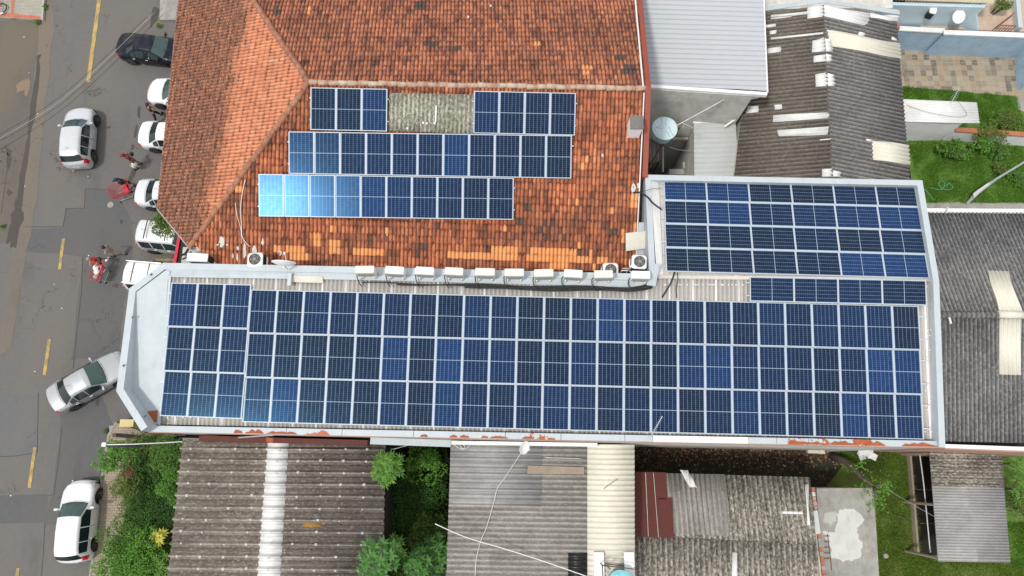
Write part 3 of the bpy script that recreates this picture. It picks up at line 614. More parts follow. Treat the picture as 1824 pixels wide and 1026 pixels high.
# red fascia of the shop front under the eave
mb = MB(); mb.strip([P(324, 405, 4.6), P(313, 470, 4.6)], .14, 3.4); mb.build('fascia', M['red'], tb, world=True)
mb = MB(); mb.slab([P(325, 405, 4.5), P(345, 405, 4.5), P(345, 472, 4.5), P(316, 471, 4.5)], .3); mb.build('canopy_slab', M['dark'], tb, world=True)
mb = MB(); mb.slab([P(326, 440, 8.2), P(350, 440, 8.2), P(420, 478, 8.2), P(322, 476, 8.2)], .25); mb.build('ledge', M['conc_pale'], tb, world=True)
mb = MB(); mb.tube([P(322, 455, 8.4), P(330, 452, 8.4), P(334, 446, 8.4), P(338, 440, 8.5)], .05, 6); mb.tube([P(325, 462, 8.4), P(333, 458, 8.4), P(336, 452, 8.4)], .035, 6); mb.build('drain_pipe', M['black'], tb, world=True)
mb = MB(); mb.slab([P(340, 448, 9.3), P(414, 441, 9.3), P(415, 452, 9.3), P(384, 456, 9.3)], .05); mb.build('flashing', M['concrete'], tb, world=True)

# ================================================================== SOLAR BUILDING (long low roof + block)
plM = plane(900, 640, 10, 0, .153)
plB = plane(1400, 497, 10.42, -.005, -math.tan(rad(4)))
sb = thing('flat_parapet_building', (2, 4, 0), 'long building with pale blue-grey parapets, its roof covered by the large solar array', 'building')
frM = Frame(plM, (900, 640), (902, 540)); frM2 = Frame(plM, (902, 540), (900, 640)); frB = Frame(plB, (1400, 497), (1393, 330))
sheet('roof_sheet', frM, None, wave(.172, .022), .172, M['roof_main'], sb, rows=2, world_poly=[PL(302, 490, plM), PL(1668, 495, plM), PL(1676, 788, plM), PL(284, 756, plM)])
sheet('roof_sheet', frB, None, trap(.21, .03), .21, M['roof_block'], sb, rows=2, world_poly=[PL(1160, 322, plB), PL(1640, 328, plB), PL(1668, 499, plB), PL(1168, 490, plB)], nx=10)
up = Vector((0, 0, .05)); mb = MB(); a, b = PL(1166, 493, plM), PL(1668, 499, plM); mb.tube([a+up*.3, b+up*.3], .09, 8); mb.build('ridge_cap', M['roof_block'], sb, world=True, smooth=True)
# terrace with gutter edge
mb = MB(); zt = 9.72
mb.slab([PL(px, py, plM)+Vector((0, 0, .05)) for px, py in [(304, 484), (300, 500), (285, 757), (262, 752), (222, 692), (244, 521), (296, 482)]], .3); mb.build('terrace_floor', M['bluegrey'], sb, world=True)
mb = MB(); a = PL(303, 492, plM); b = PL(284, 757, plM); mb.strip([b+Vector((-.02, 0, .08)), a+Vector((-.02, 0, .08))], .09, 9.3); mb.build('verge_trim', M['bluegrey2'], sb, world=True)
mb = MB(); mb.slab([PL(q_[0], q_[1], plM)+Vector((0, 0, .065)) for q_ in ((264, 733), (282, 731), (281, 752), (277, 752))], .01); mb.build('stained_corner', M['rust'], sb, world=True)
ZF = 10.5
A_, B_, C_, D_ = P(291, 468, ZF), P(230, 514, ZF), P(207, 697, ZF), P(251.5, 768, ZF)
N_ = P(1153, 487, 10.75); A2 = P(291, 468, ZF)
mb = MB(); mb.strip([D_, C_, B_, A_, P(640, 475, 10.72)], .27, 9.4); mb.strip([P(640, 475, 10.72), P(1165, 488, 10.72)], .27, 9.4); mb.build('parapet', M['bluegrey2'], sb, world=True)
mb = MB(); mb.strip([D_+Vector((.04, .03, -1.2)), C_+Vector((.05, 0, -1.2)), B_+Vector((.05, -.03, -1.2)), A_+Vector((0, -.05, -1.2)), P(1165, 488, 10.72)+Vector((0, -.05, -1.3))], .2, 0); mb.build('wall', M['bluegrey'], sb, world=True)
# south parapet
S0, S1 = P(262, 769, 9.82), P(1684, 797, 9.80)
dS = S1-S0; segs = [0, .175, .245, .335, .45, .52, .60, .635, .755, .79, .83, .87, 1.0]
south_m = ['bluegrey2', 'rustcap', 'rustcap', 'bluegrey2', 'rustcap', 'bluegrey2', 'bluegrey2', 'white', 'bluegrey2', 'rustcap', 'rustcap', 'rustcap']
mb = MB(); ml = ['bluegrey2', 'rustcap', 'white']; nrm = Vector((-dS.y, dS.x, 0)).normalized()
for i in range(len(segs)-1):
    mb.cur = ml.index(south_m[i]); a = S0+dS*segs[i]; b = S0+dS*(segs[i+1]-.0006); mb.strip([b, a], .24, 9.3)
mb.build('parapet', [M[k] for k in ml], sb, world=True)
mb = MB(); mb.strip([S1+Vector((0, -.03, -.10)), S0+Vector((0, -.03, -.10))], .06, 9.32); mb.build('brick_edge', M['pink'], sb, world=True)
mb = MB(); mb.strip([S1+Vector((-.05, .05, -.5)), S0+Vector((0, .05, -.5))], .2, 0); mb.build('wall', M['conc_pale'], sb, world=True)
# rust flakes on the south cap
mb = MB(); rr = random.Random(11)
for (x0, x1) in [(416, 432), (436, 470), (472, 530), (748, 762), (800, 815), (818, 836), (857, 870), (872, 905), (930, 950), (1402, 1470), (1475, 1530), (1540, 1578), (1606, 1672)]:
    n = 9; top = []; bt = []
    for k in range(n+1):
        x = x0+(x1-x0)*k/n; t = (x-262)/(1684-262); yc = 769+28*t; e = math.sin(math.pi*k/n)**.5
        top.append(P(x, yc-.6, 9.826+.0)); bt.append(P(x, yc-.8-e*rr.uniform(3, 8.5 if x > 1400 or x < 550 else 5), 9.826))
    mb.slab(top+bt[::-1], .003); mb.build('rust_patch', M['rust'], sb, world=True); mb = MB()
# east + block parapets
E_, F_, G_, H_, I_ = P(1684, 797, 9.95), P(1673, 500, 10.75), P(1643, 321, 10.5), P(1149, 311, 10.5), P(1157, 490, 10.75)
mb = MB(); mb.strip([I_, H_, G_, F_, E_], .24, 9.3); mb.build('parapet', M['bluegrey2'], sb, world=True)
mb = MB(); mb.strip([I_+Vector((.04, 0, -1.2)), H_+Vector((.04, -.04, -1.2)), G_+Vector((-.04, -.04, -1.2)), F_+Vector((-.05, 0, -1.4)), E_+Vector((-.04, 0, -.6))], .16, 0); mb.build('wall', M['bluegrey'], sb, world=True)
# flashings: sloped metal strips between parapet and sheets
def quadstrip(name, a_px, b_px, mat, parent, th=.02):
    mb = MB(); n = len(a_px)
    for i in range(n-1): mb.slab([a_px[i], a_px[i+1], b_px[i+1], b_px[i]], th)
    return mb.build(name, mat, parent, world=True)
quadstrip('flashing', [P(296, 479, 10.50), P(640, 484, 10.64), P(1160, 497, 10.68)], [PL(300, 494, plM)+up*1.0, PL(640, 499, plM)+up, PL(1150, 513, plM)+up], M['bluegrey'], sb)
quadstrip('flashing', [P(1158, 318, 10.45), P(1170, 492, 10.62)], [PL(1172, 321, plB)+up*1.6, PL(1181, 492, plB)+up*1.6], M['whitestrip'], sb)
quadstrip('flashing', [P(1636, 331, 10.4), P(1664, 500, 10.6)], [PL(1632, 331, plB)+up*1.4, PL(1660, 500, plB)+up*1.4], M['bluegrey2'], sb)
quadstrip('flashing', [P(1664, 500, 10.6), P(1672, 786, 9.85)], [PL(1661, 500, plM)+up*1.4, PL(1668, 788, plM)+up*1.4], M['bluegrey2'], sb)
mb = MB(); mb.slab([PL(1154, 478, plM)+Vector((0, 0, .75)), PL(1168, 480, plM)+Vector((0, 0, .75)), PL(1166, 512, plM)+Vector((0, 0, .2)), PL(1150, 510, plM)+Vector((0, 0, .2))], .04); mb.build('corner_flashing', M['bluegrey2'], sb, world=True)
mb = MB(); mb.slab([PL(525, 492, plM)+up*2.4, PL(576, 494, plM)+up*2.4, PL(576, 505, plM)+up*1.6, PL(518, 503, plM)+up*1.6], .02); mb.build('repair_board', M['paleboard'], sb, world=True)
# dark gap / gutter between tile eave and parapet
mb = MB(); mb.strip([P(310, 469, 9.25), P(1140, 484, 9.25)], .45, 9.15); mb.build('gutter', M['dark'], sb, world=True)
# white screws
mb = MB(); rr = random.Random(3)
for k in range(46): q = PL(1180+rr.random()*150, rr.choice((492, 508)), plM)+up*.9; mb.box(q, (.045, .045, .03))
for k in range(26): q = PL(1645+rr.random()*16, 560+rr.random()*215, plM)+up*.9; mb.box(q, (.045, .045, .03))
for k in range(10): q = PL(300+k*13.5, 743.5+.12*k, plM)+up*.9; mb.box(q, (.05, .05, .03))
mb.build('roof_screws', M['white'], sb, world=True)
mb = MB(); rr = random.Random(8)
for (px, py) in [(232, 566), (216, 652), (254, 742), (265, 490)]:
    q = P(px, py, ZF)+Vector((.06, 0, .03)); mb.tube([q, q+Vector((.1, .03, .03))], .015, 5); mb.tube([q+Vector((.05, -.04, 0)), q+Vector((.06, .06, .03))], .012, 5)
mb.build('parapet_hook', M['black'], sb, world=True)

# ================================================================== SOLAR PANELS
PW, PH = 1.04, 1.745
def panel_proto():
    r = thing('solar_panel', (0, 0, 0), 'x', 'solar panel'); mb = MB(); t = .022; w2, h2 = PW/2, PH/2
    for (cx, cy, sx, sy) in ((0, h2-t/2, PW, t), (0, -h2+t/2, PW, t), (-w2+t/2, 0, t, PH-2*t), (w2-t/2, 0, t, PH-2*t)): mb.box((cx, cy, 0), (sx, sy, .035))
    mb.build('frame', M['alu'], r); mb = MB(); mb.box((0, 0, .003), (PW-2*t, PH-2*t, .012)); mb.build('glass', M['cells'], r)
    return r
proto = panel_proto(); first_panel = [True]
NUM = 'zeroth first second third fourth fifth sixth seventh eighth ninth tenth eleventh twelfth thirteenth fourteenth fifteenth sixteenth seventeenth eighteenth nineteenth twentieth twenty-first twenty-second twenty-third twenty-fourth twenty-fifth'.split()
def array(quad, pl, nc, nr, labelf, group, land=False, lift=.14, tilt=None):
    TL, TR, BR, BL = [PL(*q, pl) for q in quad]; nn = Vector((-pl[0], -pl[1], 1)).normalized()
    for r in range(nr):
        for c in range(nc):
            u, v = (c+.5)/nc, (r+.5)/nr; p = (TL*(1-u)+TR*u)*(1-v)+(BL*(1-u)+BR*u)*v
            ax = ((TR-TL)*(1-v)+(BR-BL)*v); wd = ax.length/nc; ay = ((TL-BL)*(1-u)+(TR-BR)*u); hd = ay.length/nr
            x = ax.normalized(); y = nn.cross(x).normalized()
            if land: x, y = y, -x
            z = x.cross(y)
            o = proto if first_panel[0] else copy_tree(proto); first_panel[0] = False
            s0, s1 = ((hd, wd) if land else (wd, hd)); sx, sy = (s0-.008)/PW, (s1-.008)/PH
            B = Matrix((x, y, z)).transposed()
            jx = random.gauss(0, .0018); jy = random.gauss(0, .0018)
            if tilt: t_ = tilt(r, c); jx += t_[0]; jy += t_[1]
            B = B @ Matrix.Rotation(jx, 3, 'X') @ Matrix.Rotation(jy, 3, 'Y')
            o.matrix_basis = Matrix.Translation(p+nn*lift) @ B.to_4x4() @ Matrix.Diagonal((sx, sy, 1, 1))
            tag(o, labelf(r, c), 'solar panel', group)
def rails(quad, pl, nr, row_names, arr, ext0=.15, ext1=.3, lift=.09):
    TL, TR, BR, BL = [PL(*q, pl) for q in quad]; nn = Vector((-pl[0], -pl[1], 1)).normalized()
    for r in range(nr):
        for k, f in enumerate((.24, .76)):
            v = (r+f)/nr; a = TL*(1-v)+BL*v; b = TR*(1-v)+BR*v; d = (b-a).normalized(); a = a-d*ext0+nn*lift; b = b+d*ext1+nn*lift
            mb = MB(); side = nn.cross(d).normalized()*.022; h = nn*.02; vs = []
            for q in (a, b): vs += [q-side-h, q+side-h, q+side+h, q-side+h]
            mb.add(vs, [(0, 1, 5, 4), (1, 2, 6, 5), (2, 3, 7, 6), (3, 0, 4, 7), (0, 3, 2, 1), (4, 5, 6, 7)])
            nm_ = row_names[r] if row_names[r] else ''
            mb.build('mounting_rail', M['alu'], None, world=True, loc=a, label=f"rail under the {('upper', 'lower')[k]} half of {nm_}{arr}", cat='rail', group='rails under the solar panels')
R3 = ['top', 'middle', 'bottom']
Q1 = [(449, 516), (1633, 545.5), (1641, 782), (435, 751)]
array(Q1, plM, 25, 3, lambda r, c: f"{NUM[c+1]} solar panel from the left in the {R3[r]} row of the long array", 'panels of the long array', tilt=lambda r, c: (-.038, 0))
rails(Q1, plM, 3, ['the top row of ', 'the middle row of ', 'the bottom row of '], 'the long array', 0, .33)
Q2 = [(308, 504), (450, 507.5), (434, 745.5), (289, 740)]
array(Q2, plM, 3, 3, lambda r, c: f"{R3[r]} row, {['left', 'middle', 'right'][c]} solar panel of the nine-panel group beside the terrace", 'nine panels beside the terrace', lift=.15, tilt=lambda r, c: (-.038, 0))
rails(Q2, plM, 3, ['the top row of ', 'the middle row of ', 'the bottom row of '], 'the nine panels beside the terrace', .12, 0)
Q3 = [(1181, 319), (1631, 331), (1651, 498.5), (1185, 486)]
array(Q3, plB, 6, 4, lambda r, c: f"landscape solar panel, {NUM[c+1]} column from the left, {NUM[r+1]} row down, in the six-column block", 'panels of the six-column block', land=True)
rails(Q3, plB, 4, [f'the {NUM[k+1]} row of ' for k in range(4)], 'the six-column block', .14, .08)
Q4 = [(1333, 493.5), (1645, 500), (1645, 545), (1333, 537.5)]
array(Q4, plM, 4, 1, lambda r, c: f"{['leftmost', 'second', 'third', 'rightmost'][c]} of four landscape solar panels between the long array and the block", 'four landscape panels in the middle', land=True, lift=.18)
rails(Q4, plM, 1, [''], 'the four landscape panels', .12, .1)
Q5 = [(555, 158), (691.5, 160.5), (691, 236), (556, 233)]
array(Q5, plS, 3, 1, lambda r, c: f"{['left', 'middle', 'right'][c]} panel of three solar panels left of the old grey sheet on tiles", 'three panels by the hip', lift=.2)
Q6 = [(844, 164), (1026, 168), (1022.5, 243), (844, 239)]
array(Q6, plS, 4, 1, lambda r, c: f"{['leftmost', 'second', 'third', 'rightmost'][c]} of four solar panels right of the old grey sheet on tiles", 'four panels near the white chimney', lift=.2)
Q7 = [(516.5, 236), (1020, 243), (1014.5, 319), (517, 310.5)]
array(Q7, plS, 11, 1, lambda r, c: f"{NUM[c+1]} solar panel from the left in the middle row on the clay tiles", 'middle row on the clay tiles', lift=.2, tilt=lambda r, c: (.022, -.020) if c < 2 else (0, 0))
Q8 = [(463, 311), (915, 318), (914.5, 392), (464, 386)]
array(Q8, plS, 10, 1, lambda r, c: f"{NUM[c+1]} solar panel from the left in the lowest row on the clay tiles", 'lowest row on the clay tiles', lift=.2, tilt=lambda r, c: (.0315, -.0335) if c < 4 else (.006, .012))
for q, nm in ((Q5, 'the three panels near the hip'), (Q6, 'the four panels near the white chimney'), (Q7, 'the middle row on the clay tiles'), (Q8, 'the lowest row on the clay tiles')): rails(q, plS, 1, [''], nm, .05, .05, .15)
#@@PART2
# ================================================================== AIR CONDITIONERS, DISHES, CABLES
def ac_side(px, py, label, z=10.78, rz=rad(-1)):
    p = P(px, py, z); r = thing('air_conditioner', p, label, 'air conditioner', rz+rad(random.Random(int(px)).uniform(-2.5, 2.5)), 'white condenser units along the parapet')
    mb = MB(); mb.rbox((0, 0, .33), (.74+random.Random(int(px)+1).uniform(-.03, .03), .30, .52), .035); mb.build('casing', M['acworn'] if int(px) % 3 == 1 else M['acwhite'], r)
    mb = MB()
    for k in range(12): mb.box((-.29+k*.053, -.158, .30), (.022, .02, .36))
    mb.box((0, -.154, .33), (.66, .008, .42)); mb.build('grille', M['grille'], r)
    mb = MB()
    for s in (-.26, .26): mb.box((s, .02, .05), (.04, .42, .04)); mb.box((s, -.17, -.1), (.04, .03, .3))
    mb.box((0, .15, .05), (.56, .03, .03)); mb.build('bracket', M['acwhite'], r)
    mb = MB(); mb.tube([(-.36, -.05, .25), (-.41, -.10, .1), (-.40, -.22, -.05), (-.34, -.38, -.12), (-.22, -.52, -.12)], .022, 6); mb.build('hose', M['black'], r)
    return r
acx = [655, 707, 759.5, 811, 865, 916, 967.5, 1019, 1072, 1137]
for i, x in enumerate(acx):
    ac_side(x, 487.0+.019*(x-655), ['white condenser at the left end of the row on the parapet', 'second white condenser from the left in the row on the parapet'][i] if i < 2 else f"{NUM[i+1]} white condenser from the left in the row on the parapet" if i < 9 else 'white condenser at the right end of the parapet row, in the roof corner')
def ac_fan(px, py, z, label, rz=0):
    r = thing('fan_unit', P(px, py, z), label, 'air conditioner', rz)
    mb = MB(); mb.rbox((0, 0, .62), (.62, .58, .08), .12, n=5); mb.build('casing', M['acwhite'], r, smooth=False); mb = MB(); mb.rbox((0, 0, .05), (.62, .58, .1), .08); mb.build('base', M['acwhite'], r)
    mb = MB(); mb.rbox((0, 0, .34), (.54, .50, .5), .08, n=4)
    for k in range(14): mb.box((0, 0, .12+k*.034), (.57, .53, .01))
    mb.build('coil', M['black'], r)
    mb = MB(); mb.lathe([(.235, 0), (.235, .012)], (0, 0, .662), 24); mb.build('fan_opening', M['dark'], r)
    mb = MB(); mb.lathe([(.05, 0), (.05, .02)], (0, 0, .68), 12)
    for k in range(5):
        a = 2*math.pi*k/5+.3; c, s_ = math.cos(a), math.sin(a); c2, s2 = math.cos(a+.55), math.sin(a+.55)
        mb.slab([(c*.04, s_*.04, .69), (c*.21, s_*.21, .682), (c2*.215, s2*.215, .697), (c2*.05, s2*.05, .70)], .006)
    mb.build('fan', simple_grey, r)
    mb = MB()
    for rr_ in (.08, .15, .22):
        mb.tube([(rr_*math.cos(2*math.pi*k/20), rr_*math.sin(2*math.pi*k/20), .715) for k in range(21)], .004, 4)
    for k in range(8): a = math.pi*k/8; mb.tube([(.23*math.cos(a), .23*math.sin(a), .715), (-.23*math.cos(a), -.23*math.sin(a), .715)], .004, 4)
    mb.build('guard', M['grille'], r)
    return r
simple_grey = simple('fan_grey', (.09, .09, .095), .5)
ac_fan(464, 470, 10.0, 'top-blowing fan condenser standing left of the satellite dish by the tiles', rad(3))
ac_fan(1084, 488, 10.0, 'left one of two top-blowing fan condensers near the roof corner', 0)
r_ = ac_fan(1134, 474, 10.0, 'upper right top-blowing fan condenser below the pale board', rad(-4))
for (a, b) in (((1102, 478), (1110, 490)),):
    mb = MB(); q = P(1104, 488, 10.0); mb.tube([q, q+Vector((0, 0, .5)), q+Vector((.22, 0, .55)), q+Vector((.26, 0, .0))], .018, 6); mb.tube([q+Vector((.05, .1, 0)), q+Vector((.05, .1, .5)), q+Vector((.27, .1, .5))], .012, 6)
    mb.build('pipe_loop', M['pipe'], None, world=True, loc=q, label='thin white pipe loop beside the left fan condenser near the corner', cat='pipe')
q = P(1121, 480, 10.0); mb = MB(); mb.lathe([(.06, 0), (.06, .45), (.02, .48)], (0, 0, 0), 12); mb.tube([(0, 0, .3), (.2, .05, .3)], .02); mb.build('water_pipe', M['pipe'], None, loc=q, label='short upright cream pipe between the two fan condensers at the corner', cat='pipe')
# long horizontal condenser near the shop corner
q = P(372, 468, 9.6); r = thing('air_conditioner', q, 'big white condenser box with black side at the left end of tile eave', 'air conditioner', rad(-2))
mb = MB(); mb.rbox((-.15, 0, .45), (.86, .34, .62), .04); mb.build('casing', M['acwhite'], r); mb = MB(); mb.box((.285, 0, .45), (.02, .28, .54)); mb.box((-.1, -.175, .42), (.7, .02, .45)); mb.build('grille', M['black'], r)
# satellite dish seen nearly edge on
def dish(loc, radius, aim, label, mast, ribs=True):
    r = thing('satellite_dish', loc, label, 'satellite dish'); aim = Vector(aim).normalized(); R = aim.to_track_quat('Z', 'Y').to_matrix()
    n = 8; prof = [(radius*k/n, .30*radius*(k/n)**2) for k in range(1, n+1)]; prof = [(.01, 0)]+prof+[(radius, .30*radius-.012)]+[(radius*k/n, .30*radius*(k/n)**2-.012) for k in range(n-1, 0, -1)]
    c = Vector((0, 0, mast)); mb = MB(); mb.lathe(prof, c, 28, R); mb.build('reflector', M['white'], r, smooth=True)
    mb = MB(); mb.tube([(0, 0, 0), (0, 0, mast*.7), tuple(c-aim*.05)], .028, 8); mb.build('mast', M['pipe'], r)
    mb = MB(); f = c+aim*radius*1.05; lo = c+R @ Vector((0, -radius*.9, radius*.2)); mb.tube([lo, f], .015, 6); mb.box(f, (.06, .06, .1), mat=R); mb.build('receiver_arm', M['acwhite'], r)
dish(P(513, 480, 10.75), .47, (.03, .97, .10), 'white satellite dish facing away above the parapet, seen almost edge on', .55)
dish(P(932, 797, 9.4), .27, (.55, -.25, .55), 'small white satellite dish on the edge of the grey wave roof', .35)
q = P(517, 486, 10.68); mb = MB(); mb.box((0, -.28, .02), (.16, .5, .03)); mb.box((.06, -.28, .05), (.03, .5, .05)); mb.build('dish_bracket', M['alu'], None, loc=q, label='pale metal bracket strip lying on the parapet below the edge-on dish', cat='bracket')
# black refrigerant lines
cb = thing('cable_bundle', PL(900, 512, plM), 'bundle of black hoses running along the parapet under the condensers', 'cable bundle'); rr = random.Random(2)
for k in range(6):
    x0 = 648+k*60 if k < 5 else 880; pts = []; n = 26
    for i in range(n+1):
        x = x0+(1160-x0)*i/n; base = 509+.018*(x-655)+math.sin(x*.035+k)*1.5+(k-2.5)*1.6
        if x > 1105: base -= ((x-1105)/55)**2*9
        pts.append(PL(x, base, plM)+Vector((0, 0, .10+.02*k)))
    mb = MB(); mb.tube(pts, .031, 6); mb.build('hose', M['black'], cb, world=True, smooth=True)
def cable(pts, r, mat, label, cat='cable', group=None, name='cable'):
    mb = MB(); sm = []
    n = len(pts)
    for i in range(n-1):
        p0, p1, p2, p3 = pts[max(i-1, 0)], pts[i], pts[i+1], pts[min(i+2, n-1)]
        for k in range(6):
            t = k/6; sm.append(.5*((2*p1)+(p2-p0)*t+(2*p0-5*p1+4*p2-p3)*t*t+(3*p1-p0-3*p2+p3)*t**3))
    sm.append(pts[-1]); mb.tube(sm, r, 6)
    return mb.build(name, mat, None, world=True, loc=pts[0], smooth=True, label=label, cat=cat, **({'group': group} if group else {}))
l2 = lambda pl, pts, h=.1: [PL(a, b, pl)+Vector((0, 0, h)) for a, b in pts]
cable(l2(plM, [(1200, 486), (1196, 500), (1188, 515), (1178, 531)], .12), .035, M['black'], 'thick black cable bending from the block down to the long array', group='cables across the white roof gap')
cable(l2(plM, [(1205, 487), (1206, 500), (1203, 515), (1204, 532)], .12), .018, M['black'], 'thin black cable hanging straight between block and long array', group='cables across the white roof gap')
cable([P(1128, 343, 11.2), P(1140, 343, 11.1), P(1152, 350, 11), P(1163, 362, 10.7), P(1178, 373, 10.5)], .035, M['black'], 'thick black cable from the clay roof to the six-column block')
cable([P(1140, 342, 11.2), P(1150, 340, 11.0), P(1163, 336, 10.8), P(1178, 335, 10.5)], .012, M['black'], 'thin black wire from the clay roof to the block corner')
cable([PL(*q, plS)+Vector((0, 0, .13)) for q in [(439, 322), (434, 345), (431, 370), (432, 400), (434, 425), (447, 441)]], .014, M['pipe'], 'white cable snaking down the clay tiles to the fan condenser')
cable([PL(*q, plS)+Vector((0, 0, .12)) for q in [(421, 363), (424, 385), (431, 410), (432, 436)]], .010, M['pipe'], 'thin white wire beside the cable on lower left clay tiles')
mb = MB(); mb.slab([PL(1112, 420, plS)+Vector((0, 0, .35)), PL(1153, 417, plS)+Vector((0, 0, .45)), PL(1153, 447, plS)+Vector((0, 0, .40)), PL(1113, 451, plS)+Vector((0, 0, .3))], .04); mb.build('board', M['paleboard'], None, world=True, loc=PL(1130, 435, plS), label='pale board lying over the tile edge above the fan condensers', cat='board')
# white chimney on the clay roof
q = PL(1127, 240, plS); r = thing('chimney', q, 'square white chimney with a grey slab top at clay roof edge', 'chimney'); mb = MB(); mb.box((0, .1, .2), (.50, .50, 1.3)); mb.build('shaft', M['white'], r); mb = MB(); mb.box((0.02, .1, .875), (.54, .58, .05)); mb.build('cap', M['conc_dark'], r)
# antennas
def yagi(base, dirv, ln, label, n=12, el_=.16, mast=.5, col='alu'):
    r = thing('antenna', base, label, 'antenna'); d = Vector(dirv).normalized(); s = d.cross(Vector((0, 0, 1))).normalized(); c = Vector((0, 0, mast))
    mb = MB(); mb.tube([(0, 0, -.05), c], .015, 6); mb.build('mast', M['pipe'], r); mb = MB(); mb.tube([c-d*.1, c+d*ln], .013, 6)
    for k in range(n): q = c+d*(ln*(k+.5)/n); e = el_*(1.3-.6*k/n); mb.tube([q-s*e, q+s*e], .005, 4)
    mb.build('boom', M[col], r)
yagi(P(1156, 783, 9.8), (.40, .72, .25), 1.05, 'thin spiky rod antenna leaning over the lower edge of long array', 14, .07, .08)
yagi(P(1694, 181, 2.6), (.35, .7, .3), .75, 'comb-like antenna on the white roof edge beside the lawn', 8, .14, .15)
r = yagi(P(1216, 226, 7.4), (.45, -.3, .1), .6, 'small star-shaped aerial beside the round blue water tank', 5, .24, .3)
cable([P(1292, 176, 8.0), P(1206, 223, 7.6), P(1200, 222, 7.5)], .02, M['pipe'], 'long straight white pole from the tank to the plaster wall', 'pole', name='pole')

# ================================================================== NEIGHBOURING BUILDINGS
def gable_plane(a, b, z, slope, side):
    A = P(*a, z); B = P(*b, z); d = (B-A).normalized(); n_ = Vector((d.y, -d.x, 0)); n_ = n_ if side > 0 else -n_
    g_ = n_*(-slope); return (g_.x, g_.y, A.z-g_.x*A.x-g_.y*A.y)
def walls(name, pts, th, drop, mat, parent):
    mb = MB(); c = sum((Vector(p) for p in pts), Vector())/len(pts); q = []
    for p in pts: p = Vector(p); d = (c-p); d.z = 0; p2 = p+d.normalized()*.25; p2.z -= drop; q.append(p2)
    a = sum(q[i].x*q[(i+1) % len(q)].y-q[(i+1) % len(q)].x*q[i].y for i in range(len(q)))
    if a > 0: q = q[::-1]
    mb.strip(q, th, 0, closed=True); return mb.build(name, mat, parent, world=True)
def on_wall(A, B, px, py, off=.15):
    n_ = (B-A).xy.normalized(); n_ = Vector((n_.y, -n_.x, 0)); d = ray(px, py); t = (A-CC).dot(n_)/d.dot(n_); q = CC+d*t
    return q+(n_ if n_.y < 0 else -n_)*off
# --- grey metal roof with plaster wall (upper middle)
gb = thing('metal_roof_building', P(1250, 60, 0), 'plastered building under a clean pale grey metal roof right of the clay tiles', 'building')
plG = plane(1250, 80, 8.6, .0, .02); frG = Frame(plG, (1150, 80), (1355, 86))
sheet('roof', frG, [(1120, -60), (1356, -60), (1366, 163), (1140, 149)], trap(.26, .06), .26, M['metalroof'], gb, nx=16, rows=1, marks=())
mb = MB(); a, b = PL(1154, 150, plG), PL(1366, 164, plG); mb.strip([a+Vector((0, -.02, .03)), b+Vector((0, -.02, .03))], .16, 8.38); a, b = PL(1357, -60, plG), PL(1366, 164, plG); mb.strip([b, a], .07, 8.4); mb.build('gutter', M['white'], gb, world=True)
w0, w1, w2 = P(1150, 152, 8.45), P(1334, 164, 8.45), P(1335, -60, 8.45)
mb = MB(); mb.strip([w0, Vector((w1.x, w1.y, 8.45)), w2], .2, 0); mb.build('wall', M['conc_pale'], gb, world=True)
mb = MB(); mb.strip([P(1152, 206, 5.4), P(1240, 210, 5.4)], .04, 5.34); mb.build('wall_joint', M['conc_dark'], gb, world=True)
mb = MB(); mb.tube([P(1362, 167, 8.3), P(1348, 173, 8.0), P(1322, 178, 7.6), P(1313, 210, 6.2), P(1290, 226, 5.9)], .06, 8); mb.build('downpipe', M['white'], gb, world=True)
# --- small pale roof
pb = thing('small_roof_building', P(1275, 260, 0), 'small lean-to with a pale ribbed roof between tank and dark roof', 'building')
plP = plane(1275, 260, 5.6, 0, .05); frP = Frame(plP, (1240, 260), (1310, 258))
sheet('roof', frP, [(1236, 214), (1310, 211), (1318, 345), (1237, 345)], trap(.26, .03), .26, M['smallroof'], pb, nx=14)
mb = MB(); a, b = PL(1234, 216, plP)+Vector((0, 0, .07)), PL(1310, 213, plP)+Vector((0, 0, .07)); mb.strip([a, b], .15, 5.6); mb.build('flashing', M['white'], pb, world=True)
walls('wall', [PL(*q, plP) for q in [(1236, 214), (1310, 211), (1318, 345), (1237, 345)]], .15, .1, M['conc_pale'], pb)
# --- courtyard
r = thing('water_tank', P(1179, 240, 6.9), 'round pale blue water tank with flat lid, half tucked beside the clay roof', 'water tank')
mb = MB(); mb.lathe([(.48, 0), (.55, .5), (.56, .62)], (0, 0, 0), 40); mb.build('body', M['tank'], r, smooth=False)
mb = MB(); mb.lathe([(.60, .60), (.60, .66), (.45, .70), (.1, .73)], (0, 0, 0), 40)
mb.build('lid', M['tank'], r)
mb = MB(); rr = random.Random(4)
for pts in ([(-.15, .5), (-.12, .3), (-.22, .1), (-.45, .0)], [(.1, .52), (.02, .2), (.2, 0), (.3, -.3), (.42, -.4)], [(-.45, .0), (-.1, -.05), (.1, -.25), (.22, -.5)]): mb.tube([(a, b, .725-.12*(a*a+b*b)) for a, b in pts], .007, 4)
mb.build('crack', M['black'], r)
r = thing('tank_stand', P(1179, 245, 0), 'dark steel frame tower carrying the round blue water tank', 'stand'); mb = MB()
for sx in (-.5, .5):
    for sy in (-.5, .5): mb.box((sx, sy, 3.35), (.1, .1, 6.7))
for z in (2.5, 4.6, 6.65):
    for s in (-.5, .5): mb.box((0, s, z), (1.1, .08, .08)); mb.box((s, 0, z), (.08, 1.1, .08))
mb.build('frame', M['iron'], r); mb = MB(); mb.box((0, 0, 6.78), (1.25, 1.25, .1)); mb.build('deck', M['conc_dark'], r)
plY = plane(1165, 270, 3.6, 0, .12); r = thing('lean_to_roof', P(1165, 270, 0), 'short strip of grey wavy roofing deep in the courtyard below the tank', 'roof')
